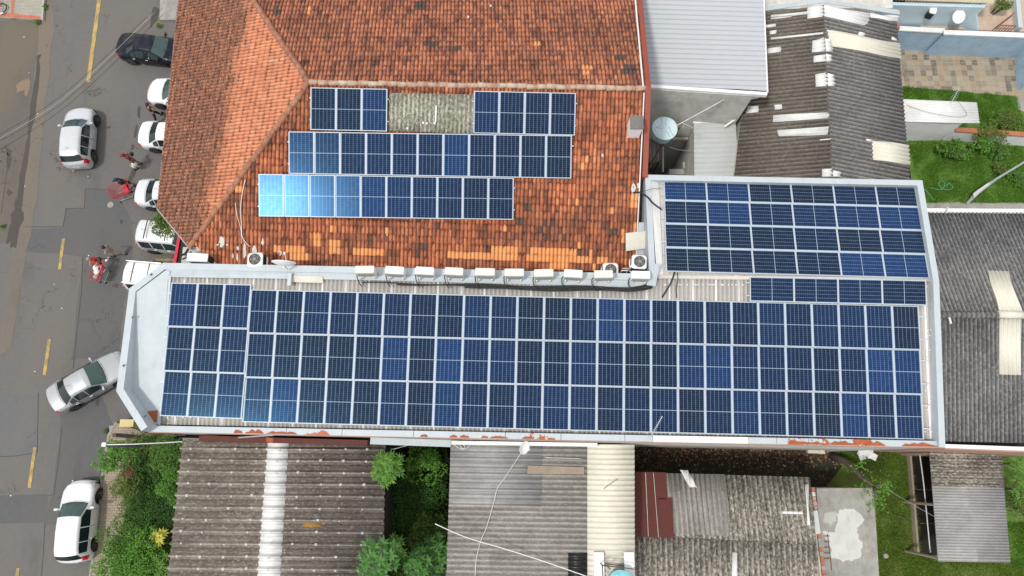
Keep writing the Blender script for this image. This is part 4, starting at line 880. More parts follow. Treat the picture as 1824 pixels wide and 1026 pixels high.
sheet('roof', Frame(plY, (1165, 290), (1165, 250)), [(1149, 250), (1176, 250), (1176, 289), (1149, 289)], wave(.177, .03), .177, M['roof_grey'], r); mb = MB()
for q in ((1151, 287), (1174, 287), (1174, 252), (1151, 252)): v_ = PL(*q, plY); mb.tube([v_, Vector((v_.x, v_.y, 0))], .05, 6)
mb.build('post', M['iron'], r, world=True)
mb = MB(); mb.tube([P(1181, 306, 3.5), P(1181, 262, 3.5)], .05, 6); mb.build('pipe', M['paleboard'], None, world=True, loc=P(1181, 300, 3.5), label='pale upright-looking pipe beside the strip roof in the courtyard', cat='pipe')
mb = MB(); mb.slab([P(1188, 244, 4.2), P(1226, 245, 4.2), P(1226, 248, 4.2), P(1188, 247, 4.2)], .15); mb.build('beam', M['paleboard'], None, world=True, loc=P(1200, 246, 4.1), label='cream horizontal beam along the plaster wall under the tank', cat='beam')
mb = MB(); mb.strip([P(1192, 301, 3.0), P(1240, 301, 3.0)], .3, 0); mb.box(P(1225, 297, 3.0), (.6, .35, .4)); mb.build('low_wall', M['conc_pale'], None, world=True, loc=P(1210, 303, 0), label='low whitish wall at the bottom of the courtyard', cat='wall')
mb = MB(); mb.tube([P(1156, 300, 4.4), P(1176, 262, 4.6), P(1211, 226, 5.0)], .05, 6); mb.build('strut', M['iron'], None, world=True, loc=P(1176, 262, 4.6), label='rusty diagonal strut across the dark courtyard', cat='strut')
cable([P(1193, 262, 4.5), P(1205, 266, 4.4), P(1220, 268, 4.4), P(1235, 269, 5.3)], .012, M['pipe'], 'thin white cord crossing the dark courtyard')
q = P(1229, 266, 1.0); mb = MB(); mb.rbox((0, 0, 0), (.45, .5, .7), .12); mb.build('plastic_barrel', simple('blue_plastic', (.02, .06, .2), .5), None, loc=q, label='dark blue plastic barrel in the courtyard shade', cat='barrel')
q = P(1230, 276, 1.0); mb = MB(); mb.lathe([(.12, -.2), (.18, .15), (.14, .2)], n=14); mb.build('bucket', M['orange'], None, loc=q, label='small orange bucket next to the blue barrel', cat='bucket')
# --- dark gable roof (upper right)
db = thing('dark_gable_building', P(1470, 160, 0), 'building with a dark mossy wavy gable roof patched in white', 'building')
RA, RB = (1465, -5), (1483, 330)
plDw = gable_plane(RA, RB, 7.2, .21, -1); plDe = gable_plane(RA, RB, 7.2, .21, 1)
if ZP(plDw, P(1350, 150, 6).x, P(1350, 150, 6).y) > 7.2: plDw, plDe = plDe, plDw
frDw = Frame(plDw, (1340, 175), (1475, 162)); frDe = Frame(plDe, (1475, 160), (1612, 190))
tR, bR = P(1466, 9, 7.2), P(1483, 330, 7.2)
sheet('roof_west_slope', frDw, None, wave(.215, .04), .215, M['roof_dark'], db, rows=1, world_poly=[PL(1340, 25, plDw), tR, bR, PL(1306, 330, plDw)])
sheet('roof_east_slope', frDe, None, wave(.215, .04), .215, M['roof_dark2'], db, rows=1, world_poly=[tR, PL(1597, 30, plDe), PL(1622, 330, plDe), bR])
mb = MB(); mb.tube([tR+Vector((0, 0, -.045)), bR+Vector((0, 0, -.045))], .04, 10); mb.build('ridge_cap', M['roof_dark'], db, world=True, smooth=True)
for q in [[(1373, 26), (1438, 20), (1438, 25), (1373, 32)], [(1373, 31), (1410, 27), (1410, 30), (1373, 34)], [(1438, 12), (1466, 8), (1467, 29), (1438, 33)], [(1358, 46), (1382, 43), (1382, 48), (1358, 51)], [(1371, 56), (1383, 54), (1383, 59), (1371, 62)], [(1373, 66), (1466, 57), (1466, 61), (1373, 71)], [(1367, 86), (1391, 83), (1391, 92), (1367, 96)], [(1447, 72), (1468, 67), (1470, 92), (1446, 94)], [(1449, 99), (1470, 96), (1471, 109), (1449, 111)],
          [(1452, 132), (1472, 129), (1474, 153), (1453, 154)], [(1332, 190), (1351, 189), (1351, 200), (1328, 202)], [(1379, 187), (1393, 186), (1393, 194), (1380, 195)], [(1377, 206), (1477, 200), (1477, 211), (1377, 217)], [(1384, 231), (1476, 226), (1474, 240), (1387, 243)], [(1464, 302), (1482, 301), (1482, 315), (1464, 315)], [(1460, 249), (1480, 247), (1480, 249), (1460, 251)]]:
    sheet('white_patch', frDw, q, wave(.215, .04), .215, M['whitestrip'], db, lift=.016, th=.004)
for q in [[(1467, 8), (1550, 25), (1546, 41), (1540, 45), (1468, 30)], [(1548, 24), (1601, 29), (1598, 38), (1550, 32)], [(1468, 67), (1480, 72), (1484, 93), (1470, 92)], [(1470, 96), (1481, 97), (1481, 109), (1471, 109)], [(1473, 130), (1485, 133), (1487, 153), (1474, 154)], [(1529, 57), (1540, 59), (1540, 64), (1529, 62)], [(1588, 66), (1598, 70), (1598, 74), (1588, 72)], [(1483, 303), (1497, 305), (1497, 315), (1483, 315)], [(1543, 247), (1554, 249), (1554, 253), (1543, 252)]]:
    sheet('white_patch', frDe, q, wave(.215, .04), .215, M['whitestrip'], db, lift=.016, th=.004)
for q in [[(1473, 53), (1603, 77), (1605, 104), (1479, 82)], [(1553, 250), (1618, 258), (1621, 293), (1555, 285)]]: sheet('translucent_sheet', frDe, q, wave(.215, .04), .215, M['cream'], db, lift=.014, th=.006)
mb = MB(); mb.slab([PL(1356, 22, plDw)+Vector((0, 0, .1)), PL(1466, 7, plDw)+Vector((0, 0, .1)), PL(1465, 0, plDw)+Vector((0, 0, .1)), PL(1355, 14, plDw)+Vector((0, 0, .1))], .04); mb.slab([PL(1466, 7, plDe)+Vector((0, 0, .1)), PL(1601, 28, plDe)+Vector((0, 0, .1)), PL(1600, 20, plDe)+Vector((0, 0, .1)), PL(1465, 0, plDe)+Vector((0, 0, .1))], .04); mb.build('flashing', M['bluegrey'], db, world=True)
walls('wall', [PL(1340, 22, plDw), PL(1597, 28, plDe), PL(1622, 330, plDe), PL(1306, 330, plDw)], .2, .15, M['conc_pale'], db)
# wall strip north of it
mb = MB(); mb.slab([P(1340, -40, 5.6), P(1590, -40, 5.6), P(1590, 14, 5.6), P(1340, 16, 5.6)], .3); mb.build('concrete_terrace', M['conc_pale'], None, world=True, loc=P(1450, -5, 5), label='stained pale concrete terrace at the top edge above the dark gable roof', cat='terrace')
r = thing('stair', P(1570, 25, 0), 'cream concrete stair stepping down behind the dark gable roof', 'stairs'); mb = MB()
for k in range(12): q = P(1533+k*8.3, 2+k*3.6, 3.6-k*.3); mb.box(q, (.30, 1.3, .2))
mb.build('steps', M['paleboard'], r, world=True)
# --- light blue house at the top right
hb = thing('blue_house', P(1650, 0, 0), 'light blue house with beige wavy roof edge and wall air unit at top right', 'house')
mb = MB(); hw = [P(1540, -8, 3.6), P(1749, 6, 3.6), P(1752, -60, 3.6)]
mb.strip([P(1530, 2, 3.5), P(1749, 8, 3.5), P(1775, -60, 3.5)], .2, 0); mb.build('wall', M['bluewall2'], hb, world=True)
plH = plane(1650, 0, 3.7, 0, .1); sheet('roof', Frame(plH, (1650, 4), (1652, -50)), [(1555, -60), (1775, -60), (1770, 6), (1556, -2)], wave(.177, .03), .177, M['beigeroof'], hb)
WA, WB = P(1530, 2, 3.5), P(1749, 8, 3.5)
mb = MB(); a, b = on_wall(WA, WB, 1578, 4, .02), on_wall(WA, WB, 1600, 5, .02); c, d = on_wall(WA, WB, 1594, 12, .02), on_wall(WA, WB, 1572, 11, .02); o3 = Vector((0, -.03, 0)); mb.add([a, b, c, d, a+o3, b+o3, c+o3, d+o3], [(4, 5, 6, 7), (0, 1, 5, 4), (1, 2, 6, 5), (2, 3, 7, 6), (3, 0, 4, 7)]); mb.build('window', M['glass'], hb, world=True)
a, b = on_wall(WA, WB, 1625, 7, .05), on_wall(WA, WB, 1608, 26, .05); mb = MB(); mb.tube([a, b], .03, 6); mb.build('downpipe', M['iron'], hb, world=True)
q = on_wall(WA, WB, 1652, 20, .30); r = thing('air_conditioner', q, 'white and black condenser unit hung on the light blue house wall', 'air conditioner', rad(-20)); mb = MB(); mb.rbox((0, 0, .5), (.38, .42, .12), .1); mb.build('casing', M['acwhite'], r); mb = MB(); mb.rbox((0, 0, .2), (.34, .38, .5), .05); mb.build('coil', M['black'], r)
dish(on_wall(WA, WB, 1702, 20, .45)-Vector((0, 0, .2)), .38, (.05, -.45, .85), 'round white satellite dish in front of the light blue house wall', .3)
# annex + slatted pergola
mb = MB(); mb.strip([P(1739, 8, 3.4), P(1744, 50, 2.0)], .2, 1.7); mb.build('side_wall', M['bluewall2'], None, world=True, loc=P(1740, 30, 0), label='short light blue side wall right of the slatted window', cat='wall')
r = thing('slatted_gate', P(1722, 40, 0), 'brown slatted panel leaning in the corner of the light blue wall', 'gate'); mb = MB(); a, b, c, d = on_wall(WA, WB, 1733, 24, .06), on_wall(WA, WB, 1735, 49, .06), on_wall(WA, WB, 1706, 49, .06), on_wall(WA, WB, 1712, 44, .06)
o3 = Vector((0, -.04, 0)); mb.add([a, b, c, d, a+o3, b+o3, c+o3, d+o3], [(4, 5, 6, 7), (0, 1, 5, 4), (1, 2, 6, 5), (2, 3, 7, 6), (3, 0, 4, 7)]); mb.build('panel', M['wood'], r, world=True); mb = MB()
for k in range(7): t = k/6; mb.tube([a.lerp(d, t)+o3*1.6, b.lerp(c, t)+o3*1.6], .025, 4)
mb.build('slat', M['iron'], r, world=True)
mb = MB(); mb.strip([P(1812, -60, 2.15), P(1822, 49, 2.15)], .25, 1.7); mb.build('patio_wall', M['bluegrey2'], None, world=True, loc=P(1815, 0, 0), label='whitish wall running down the top right edge of the tiled patio', cat='wall')
r = thing('metal_fence', P(1800, 50, 0), 'rusty metal fence in the corner of the tiled patio', 'fence'); mb = MB(); a, b = P(1778, 45, 2.25), P(1808, 22, 2.25)
for k in range(9): t = k/8; q = a.lerp(b, t); mb.tube([q, Vector((q.x, q.y, 1.75))], .02, 5)
mb.tube([a, b], .025, 5); a2 = P(1810, 46, 2.25); mb.tube([a, a2], .03, 5)
for k in range(7): t = k/6; q = a.lerp(a2, t); mb.tube([q, Vector((q.x, q.y, 1.75))], .02, 5)
mb.build('railing', M['redbrown'], r, world=True)
# --- blue courtyard wall
r = thing('blue_wall', P(1700, 60, 0), 'long light blue courtyard wall with a white coping above the stone paving', 'wall')
for nm, pts, m_, th, z0 in (('wall', [P(1602, 50, 1.85), P(1680, 54, 1.85)], 'bluewall', .18, 0), ('wall', [P(1683, 57.5, 2.0), P(1960, 68, 2.0)], 'bluewall', .18, 0)):
    mb = MB(); mb.strip([p for p in pts], th, z0); mb.build(nm, M[m_], r, world=True)
for pts, in (([P(1600, 46, 1.93), P(1683, 50.5, 1.93)],), ([P(1681, 53, 2.08), P(1960, 63.5, 2.08)],)):
    mb = MB(); mb.strip(pts, .30, pts[0].z-.08); mb.build('coping', M['white'], r, world=True)
mb = MB(); mb.strip([P(1852, 60, 1.95), P(1858, 130, 1.95)], .12, 0); mb.build('wall', M['bluewall'], r, world=True)
q = P(1599, 46, 2.0); mb = MB(); mb.box((0, -.05, -.02), (.16, .35, .14)); mb.build('brick', M['orange'], None, loc=q, label='orange brick end at the left tip of the blue wall', cat='brick')
# striped kerb bits at the wall foot
for k in range(6):
    q = P(1680+k*12.3, 86.5+k*.8, .06); mb = MB(); mb.box((0, 0, 0), (.26, .12, .1), rad(-25)); mb.build('edging_stone', M['white'], None, loc=q, label=f"{['first', 'second', 'third', 'fourth', 'fifth', 'last'][k]} white edging stone from the left under the blue wall", cat='stone', group='white stones at the foot of the blue wall')
# --- white outbuilding
wb = thing('white_outbuilding', P(1680, 200, 0), 'small white outbuilding with a pale ribbed roof beside the lawn', 'outbuilding')
plO = plane(1680, 200, 2.4, -.02, 0); sheet('roof', Frame(plO, (1640, 200), (1740, 203)), [(1600, 176.5), (1740, 182), (1745, 219), (1600, 217)], wave(.16, .02), .16, M['whitestrip'], wb)
mb = MB(); mb.strip([P(1716, 212, 2.2), P(1600, 214, 2.2)][::-1], .2, 0); mb.strip([P(1716, 212, 2.2), P(1716, 186, 2.2)], .2, 0); mb.build('wall', M['whitewall'], wb, world=True)
r = thing('garden_wall', P(1760, 245, 0), 'white garden wall topped with orange clay coping beside the shrubs', 'wall'); a, b = P(1700, 229, 1.15), P(1940, 246, 1.15)
mb = MB(); mb.strip([a, b], .16, 0); mb.build('wall', M['whitewall'], r, world=True); mb = MB(); mb.strip([a+Vector((0, .06, .08)), b+Vector((0, .06, .08))], .28, 1.15); mb.build('coping', M['orange'], r, world=True)
cable([P(1615, 187, 2.6), P(1650, 199, 2.6), P(1700, 208, 2.6), P(1722, 205, 2.6), P(1712, 188, 2.7), P(1703, 176, 2.8)], .010, M['black'], 'thin dark wire looping over the white outbuilding roof')
# --- post with pale sheeting
r = thing('leaning_post', P(1722, 362, 0), 'tall pale grey post wrapped in sheeting leaning over the right lawn', 'post'); a, m1, m2, b = P(1723, 362, .2), P(1742, 342, 1.0), P(1776, 318, 2.2), P(1824, 289, 3.6)
mb = MB(); mb.tube([a, m1, m2, b], [.07, .12, .06, .05], 8); mb.build('pole', M['bluegrey2'], r, world=True)
mb = MB(); mb.slab([P(1735, 352, .9), P(1734, 344, .9), P(1740, 340, 1.1), P(1754, 330, 1.6), P(1766, 322, 1.9), P(1764, 328, 1.9), P(1750, 338, 1.4)], .05); mb.build('sheeting', M['whitewall'], r, world=True)
cable([P(1640, 333, .1), P(1650, 340, .1), P(1658, 350, .1), P(1664, 358, .1)], .02, leaf_hose := simple('green_hose', (.10, .32, .17), .5), 'short green hose at the left edge of the right lawn', 'hose', name='garden_hose')
cable([P(*q, .12) for q in [(1655, 334), (1674, 338), (1681, 333), (1682, 326), (1676, 322), (1672, 328), (1678, 336), (1690, 338), (1697, 333), (1690, 327), (1684, 332)]], .02, leaf_hose, 'coiled green garden hose lying on the right lawn', 'hose', name='garden_hose')
# --- right dark roof
rb = thing('dark_roof_building', P(1760, 580, 0), 'large building with a dark grey wavy gable roof at the right edge', 'building')
RC, RD = (1678, 561), (1960, 562)
plRn = gable_plane(RC, RD, 7.6, .25, -1); plRs = gable_plane(RC, RD, 7.6, .25, 1)
if ZP(plRn, P(1750, 400, 6).x, P(1750, 400, 6).y) > 7.6: plRn, plRs = plRs, plRn
frRn = Frame(plRn, (1770, 470), (1735, 385)); frRs = Frame(plRs, (1755, 700), (1754, 600))
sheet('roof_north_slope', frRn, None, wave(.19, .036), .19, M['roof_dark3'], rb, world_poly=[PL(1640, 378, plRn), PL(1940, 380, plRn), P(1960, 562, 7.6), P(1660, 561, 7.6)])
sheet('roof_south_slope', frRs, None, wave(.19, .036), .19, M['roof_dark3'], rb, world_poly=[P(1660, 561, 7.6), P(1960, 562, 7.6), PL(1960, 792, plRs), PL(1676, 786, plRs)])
mb = MB(); mb.tube([P(1660, 561, 7.6), P(1960, 562, 7.6)], .16, 8); mb.build('ridge_cap', M['roof_dark2'], rb, world=True, smooth=True)
sheet('translucent_sheet', frRn, [(1759, 482), (1796, 483), (1822, 560), (1781, 560)], wave(.19, .036), .19, M['cream'], rb, lift=.016, th=.006)
sheet('translucent_sheet', frRs, [(1781, 563), (1820, 563), (1819, 668), (1780, 667)], wave(.19, .036), .19, M['cream'], rb, lift=.016, th=.006)
mb = MB(); mb.tube([P(1778, 560, 7.66), P(1823, 561, 7.66)], .17, 8); mb.build('ridge_sheet', M['cream'], rb, world=True, smooth=True)
mb = MB(); mb.strip([P(1646, 371, 6.35), P(1960, 373, 6.35)], .16, 6.0); mb.build('gutter', M['white'], rb, world=True)
mb = MB(); mb.strip([P(1646, 374, 6.3), P(1960, 376, 6.3)], .14, 0); mb.build('wall', M['conc_pale'], rb, world=True)
mb = MB(); mb.strip([P(1683, 791, 6.35), P(1960, 801, 6.35)], .16, 6.05); mb.build('gutter', M['white'], rb, world=True)
mb = MB(); mb.strip([P(1683, 795, 6.1), P(1960, 806, 6.1)], .12, 0); mb.build('wall', M['pink'], rb, world=True)
mb = MB(); mb.tube([P(1688, 369, 6.5), P(1685, 380, 6.5)], .04, 6); mb.build('bracket', M['steel'], rb, world=True)
mb = MB(); mb.tube([PL(1688, 560, plRn)+up, PL(1690, 578, plRs)+up*3], .05, 6); mb.build('ridge_chip', M['whitestrip'], rb, world=True)
# --- shed lower right
shb = thing('shed', P(1725, 900, 0), 'low shed with a silvery grey wavy roof on the lower right lawn', 'shed'); plSh = plane(1725, 900, 2.8, -.015, -.04)
shp = [(1655, 803), (1783, 806), (1800, 1002), (1671, 1000)]
sheet('roof', Frame(plSh, (1660, 902), (1795, 905)), shp, wave(.13, .02), .13, M['roof_shed'], shb, rows=1)
sheet('darker_sheet', Frame(plSh, (1660, 902), (1795, 905)), [(1655, 803), (1783, 806), (1789, 868), (1660, 866)], wave(.13, .02), .13, M['roof_moss'], shb, lift=.012, th=.006)
q_ = [PL(*q, plSh)-Vector((0, 0, .12)) for q in shp]; mb = MB(); mb.strip([q_[0]+Vector((.3, -.1, 0)), q_[1]+Vector((-.1, -.1, 0)), q_[2]+Vector((-.1, .1, 0))], .12, 0); mb.build('wall', M['wood'], shb, world=True)
for v_ in (q_[0]+Vector((.12, -.12, 0)), q_[0].lerp(q_[3], .5)+Vector((.12, 0, 0)), q_[3]+Vector((.12, .12, 0))): mb = MB(); mb.tube([v_, Vector((v_.x, v_.y, 0))], .07, 8); mb.build('post', M['wood'], shb, world=True)
cable([P(1637, 800, 1.6), P(1645, 860, 1.6), P(1651, 920, 1.6), P(1657, 984, 1.6)], .035, M['steel'], 'long grey pipe running beside the shed at lower right', 'pipe', name='pipe')
mb = MB(); mb.strip([P(1623, 800, .35), P(1638, 984, .35)], .1, -.1); mb.build('brick_edging', M['wood'], None, world=True, loc=P(1630, 890, 0), label='narrow dry edging between the lower lawn and the dark side yard', cat='edging')
for k in range(3):
    q0, q1 = P(1627+k*6, 812+k*60, .9), P(1662+k*6, 812+k*60, .9); mb = MB(); mb.tube([q0, q1], .03, 5); mb.build('cross_bar', M['iron'], None, world=True, loc=q0, label=f"{['upper', 'middle', 'lower'][k]} dark cross bar over the side yard left of the shed", cat='bar', group='cross bars beside the shed')
# --- concrete slab
cs = thing('concrete_annex', P(1510, 950, 0), 'flat grey concrete roof slab with a big white plaster patch', 'annex'); zc = 3.2
mb = MB(); mb.slab([P(*q, zc) for q in [(1455, 870), (1556, 869), (1568, 1060), (1462, 1060)]], .25); mb.build('roof_slab', M['concrete'], cs, world=True)
mb = MB(); mb.slab([P(*q, zc+.008) for q in jag([(1500, 907), (1522, 905), (1541, 925), (1527, 940), (1528, 955), (1536, 968), (1534, 992), (1522, 998), (1502, 1000), (1478, 990), (1480, 975), (1468, 955), (1466, 946), (1486, 948), (1492, 930), (1490, 915)], 1.8, 4, 6)], .006); mb.build('plaster_patch', M['plasterpatch'], cs, world=True)
mb = MB(); mb.slab([P(*q, zc+.006) for q in jag([(1470, 912), (1488, 912), (1490, 928), (1480, 935), (1467, 928)], 1.5, 3, 8)], .004); mb.build('plaster_patch', painted('grey_plaster_patch', (.42, .43, .40), (.33, .33, .3), .6, rough=.9), cs, world=True)
mb = MB(); mb.strip([P(1458, 872, 3.1), P(1555, 871, 3.1), P(1566, 1060, 3.1)], .2, 0); mb.build('wall', M['conc_pale'], cs, world=True)
mb = MB(); mb.tube([P(1474, 952, zc+.1), P(1480, 1000, zc+.1), P(1481, 1016, zc+.1)], .02, 5)
for k in range(5): mb.tube([P(1468, 955+k*10, zc+.1), P(1478, 955+k*10, zc+.1)], .015, 5)
mb.build('rebar_ladder', M['iron'], cs, world=True)
r = thing('brick_coping', P(1456, 940, 0), 'broken brick coping with grey sheet offcuts beside the mossy roof', 'coping'); rr = random.Random(9)
for k in range(22):
    y = 872+k*8.2; x = 1448+(y-872)*.13; q = P(x, y, 4.1); mb = MB(); mb.box((q.x, q.y, q.z-rr.uniform(0, .06)), (.11+rr.uniform(0, .05), .185, .12), rr.uniform(-.2, .2)); mb.build('brick', M[rr.choice(['orange', 'concrete', 'conc_pale', 'pink', 'concrete'])], r, world=True)
mb = MB(); mb.strip([P(1445, 868, 4.0), P(1468, 1050, 4.0)], .25, 0); mb.build('wall', M['conc_pale'], r, world=True)
mb = MB(); mb.slab([P(1448, 910, 4.3), P(1456, 909, 4.3), P(1462, 950, 4.3), P(1453, 952, 4.3)], .05); mb.build('sheet_offcut', M['smallroof'], r, world=True)
# --- mossy roof
mo = thing('mossy_roof_building', P(1320, 930, 0), 'low house with a mottled mossy wavy roof and maroon sheets', 'house')
RE, RF = (1110, 952), (1470, 972)
plMn = gable_plane(RE, RF, 4.6, .13, -1); plMs = gable_plane(RE, RF, 4.6, .10, 1)
if ZP(plMn, P(1300, 850, 4).x, P(1300, 850, 4).y) > 4.6: plMn, plMs = gable_plane(RE, RF, 4.6, .13, 1), gable_plane(RE, RF, 4.6, .10, -1)
frMn = Frame(plMn, (1330, 950), (1318, 855)); frMs = Frame(plMs, (1332, 1020), (1330, 970))
sheet('roof_north_slope', frMn, None, wave(.24, .042), .24, M['roof_moss'], mo, world_poly=[PL(1150, 842, plMn), PL(1443, 850, plMn), P(1454, 971, 4.6), P(1150, 954, 4.6)])
sheet('roof_south_slope', frMs, None, wave(.24, .042), .24, M['roof_moss'], mo, world_poly=[P(1128, 953, 4.6), P(1454, 971, 4.6), PL(1466, 1080, plMs), PL(1128, 1080, plMs)])
sheet('roof_patch', frMn, [(1187, 843), (1290, 845), (1300, 955), (1200, 950)], wave(.24, .042), .24, M['roof_grey'], mo, lift=.012, th=.006)
for q in [[(1131, 841), (1160, 841), (1163, 890), (1131, 890)], [(1160, 841), (1186, 842), (1187, 890), (1163, 890)], [(1131, 890), (1172, 890), (1171, 957), (1131, 956)], [(1172, 887), (1196, 887), (1200, 957), (1171, 957)]]:
    sheet('maroon_sheet', frMn, q, trap(.07, .008), .07, M['maroon'], mo, lift=.08, th=.01, nx=6)
mb = MB()
for a, b in (((1149, 842), (1154, 955)), ((1163, 842), (1172, 957))): mb.tube([PL(*a, plMn)+Vector((0, 0, .11)), PL(*b, plMn)+Vector((0, 0, .11))], .014, 4)
mb.build('seam', M['conc_pale'], mo, world=True)
for fr_, q in ((frMn, [(1392, 910), (1429, 911), (1429, 916), (1392, 915)]), (frMn, [(1434, 863), (1439, 863), (1443, 935), (1438, 936)]), (frMs, [(1304, 984), (1312, 984), (1312, 1060), (1303, 1060)]), (frMn, [(1211, 837), (1225, 838), (1242, 868), (1228, 868)])):
    sheet('white_strip', fr_, q, wave(.24, .042), .24, M['whitestrip'], mo, lift=.02, th=.006)
walls('wall', [PL(1150, 842, plMn), PL(1443, 850, plMn), PL(1466, 1080, plMs), PL(1135, 1080, plMs)], .18, .12, M['conc_pale'], mo)
for k, (px, py) in enumerate([(1452, 801), (1442, 801), (1462, 802)]):
    q = P(px, py, .15); mb = MB(); mb.box((0, 0, 0), (.30, .38, .3)); mb.build('concrete_block', M['paleboard'], None, loc=q, label=f"{['middle', 'left', 'right'][k]} pale concrete block of three at the foot of the rusty parapet", cat='block', group='concrete blocks by the parapet foot')
rr = random.Random(21)
for k in range(7):
    q = P(1543+rr.uniform(-12, 12), 809+rr.uniform(-7, 7), .05+k*.02); mb = MB(); mb.box((0, 0, 0), (.45, .35, .02), rr.random()*3, taper=.9); mb.build('board_scrap', M['white'], None, loc=q, label='scrap of broken white board on the rubble heap by the parapet', cat='debris', group='broken white boards on the rubble heap')
# --- mid grey roof
mg = thing('grey_wave_building', P(960, 900, 0), 'long house under a grey wavy roof with a wide cream translucent strip', 'house'); plMg = plane(960, 900, 6.0, 0, -.03)
frMg = Frame(plMg, (800, 900), (1120, 905)); gp = [(803, 787), (1130, 792), (1131, 1090), (793, 1090)]
sheet('roof', frMg, gp, wave(.22, .04), .22, M['roof_grey'], mg)
for q in [[(1046, 791), (1130, 792), (1131, 1090), (1046, 1090)]]: sheet('cream_sheet', frMg, q, wave(.22, .04), .22, M['cream'], mg, lift=.016, th=.008)
for q in [[(803, 787), (967, 789), (964, 903), (800, 902)]]: sheet('newer_sheet', frMg, q, wave(.22, .04), .22, M['roof_shed'], mg, lift=.012, th=.006)
sheet('dark_sheet', frMg, [(1012, 985), (1046, 985), (1046, 1060), (1012, 1060)], wave(.22, .03), .22, M['darksheet'], mg, lift=.03, th=.006)
mb = MB(); a, b = P(803, 785, 6.25), P(1064, 789, 6.25); mb.strip([a, b], .16, 6.0); mb.build('flashing', M['white'], mg, world=True)
walls('wall', [PL(*q, plMg) for q in gp], .18, .12, M['conc_pale'], mg)
def lie(pts, th, name, mat, label, cat):
    q = [PL(a, b, plMg)+Vector((0, 0, .13)) for a, b in pts]; mb = MB(); mb.slab(q, th); mb.build(name, M[mat], None, world=True, loc=q[0], label=label, cat=cat)
lie([(940, 829), (1040, 832), (1040, 845), (939, 844)], .04, 'plank', 'wood', 'wide brown plank lying across the grey wavy roof', 'plank')
cable([P(970, 815, 6.1), P(1035, 817, 6.1)], .02, M['steel'], 'thin metal rod on the grey roof above the brown plank', 'rod', name='rod')
cable([P(1075, 871, 6.12), P(1100, 853, 6.12)], .018, M['wood'], 'short stick lying on the cream roof strip', 'stick', name='stick')
cable([P(936, 795, 6.7), P(925, 812, 6.15), P(900, 850, 6.12), P(886, 870, 6.12), P(880, 893, 6.12), P(868, 935, 6.12), P(856, 965, 6.12), P(848, 1000, 6.12), P(846, 1040, 6.12)], .012, M['pipe'], 'thin white cable running down the grey roof from the small dish')
cable([P(775, 933, 7.5), P(830, 957, 7.0), P(900, 978, 6.6), P(960, 997, 6.4), P(1012, 1015, 6.3), P(1060, 1032, 6.2)], .020, M['white'], 'thick white cable slanting across the bottom of the grey roof')
cable([P(805, 790, 6.2), P(822, 800, 6.2), P(828, 794, 6.2), P(818, 790, 6.2), P(826, 800, 6.2), P(838, 792, 6.2), P(845, 786, 6.3)], .012, M['pipe'], 'tangled white wires in the top left corner of the grey roof')
r = thing('water_tank', P(1101, 1034, 6.1), 'turquoise round water tank on a rusty frame at the bottom edge', 'water tank'); mb = MB(); mb.lathe([(.45, .1), (.5, .7), (.53, .78), (.40, .84), (.05, .88)], n=32)
mb.build('body', M['tank2'], r, smooth=False); mb = MB()
for k in range(4): a = math.pi/2*k+.4; mb.box((.3*math.cos(a), .3*math.sin(a), .86), (.26, .12, .06), a)
mb.build('lid_rib', M['tank2'], r)
r = thing('metal_rack', P(1101, 1030, 6.1), 'rusty angle-iron rack around the turquoise tank at the bottom edge', 'rack'); mb = MB()
for z in (.15, .75): mb.tube([(-.75, .62, z), (.68, .45, z), (.66, -.6, z), (-.7, -.6, z), (-.75, .62, z)], .025, 5)
for a, b in ((-.75, .62), (.68, .45), (-.45, .5)): mb.tube([(a, b, 0), (a, b, 1.0)], .025, 5)
mb.build('frame', M['iron'], r)
mb = MB()
for x0 in (1064, 1118):
    q = P(x0+3, 1015, 6.2); mb = MB(); mb.box((0, 0, 0), (.42, 1.4, .2)); mb.build('masonry_pad', M['whitewall'], None, loc=q, label=f"white masonry pad on the {'left' if x0 < 1100 else 'right'} side of the turquoise tank", cat='pad')
# --- big wide wave roof lower left
bw = thing('wide_wave_building', P(500, 900, 0), 'building under a wide-waved brown-grey roof with a white painted band', 'building'); plBw = plane(500, 900, 6.4, 0, .01)
frBw = Frame(plBw, (320, 903), (680, 906)); bp = [(326, 780), (687, 788), (681, 1090), (292, 1090)]; pb_ = .487; cf = canal(pb_, .17)
bwm = [M['roof_big'], M['white']]
sheet('roof', frBw, bp, cf, pb_, M['roof_big'], bw, nx=20)
sheet('white_band', frBw, [(478, 781), (515, 782), (496, 1090), (454, 1090)], cf, pb_, M['whitestrip'], bw, nx=20, lift=.014, th=.006)
vL = [frBw.loc(*q) for q in bp]; mb = MB(); rr = random.Random(6); ys_all = []
x_lo = min(v.x for v in vL); x_hi = max(v.x for v in vL)
k0 = math.ceil(x_lo/pb_); k1 = math.floor(x_hi/pb_); pos = []
for k in range(k0, k1+1):
    xx = k*pb_
    for j in range(9):
        yy = -.2+j*.95+frBw.loc(340, 900).y-.0
        w_ = frBw.M @ Vector((xx+.0, yy, .20)); pos.append(w_)
def pin(pt, poly):
    c = False
    for i in range(len(poly)):
        a, b = poly[i], poly[i-1]
        if (a[1] > pt[1]) != (b[1] > pt[1]) and pt[0] < (b[0]-a[0])*(pt[1]-a[1])/(b[1]-a[1])+a[0]: c = not c
    return c
bpw = [(v.x, v.y) for v in (PL(*q, plBw) for q in bp)]
for w_ in pos:
    if pin((w_.x, w_.y), bpw) and rr.random() > .12: k_ = rr.uniform(.6, 1.1); mb.box(w_+Vector((rr.uniform(-.07, .07), rr.uniform(-.03, .03), -.01)), (.13*k_, .11*k_, .05), rr.uniform(-.4, .4), taper=.8)
mb.build('fixing_caps', M['concrete_cap'], bw, world=True, kind='stuff')
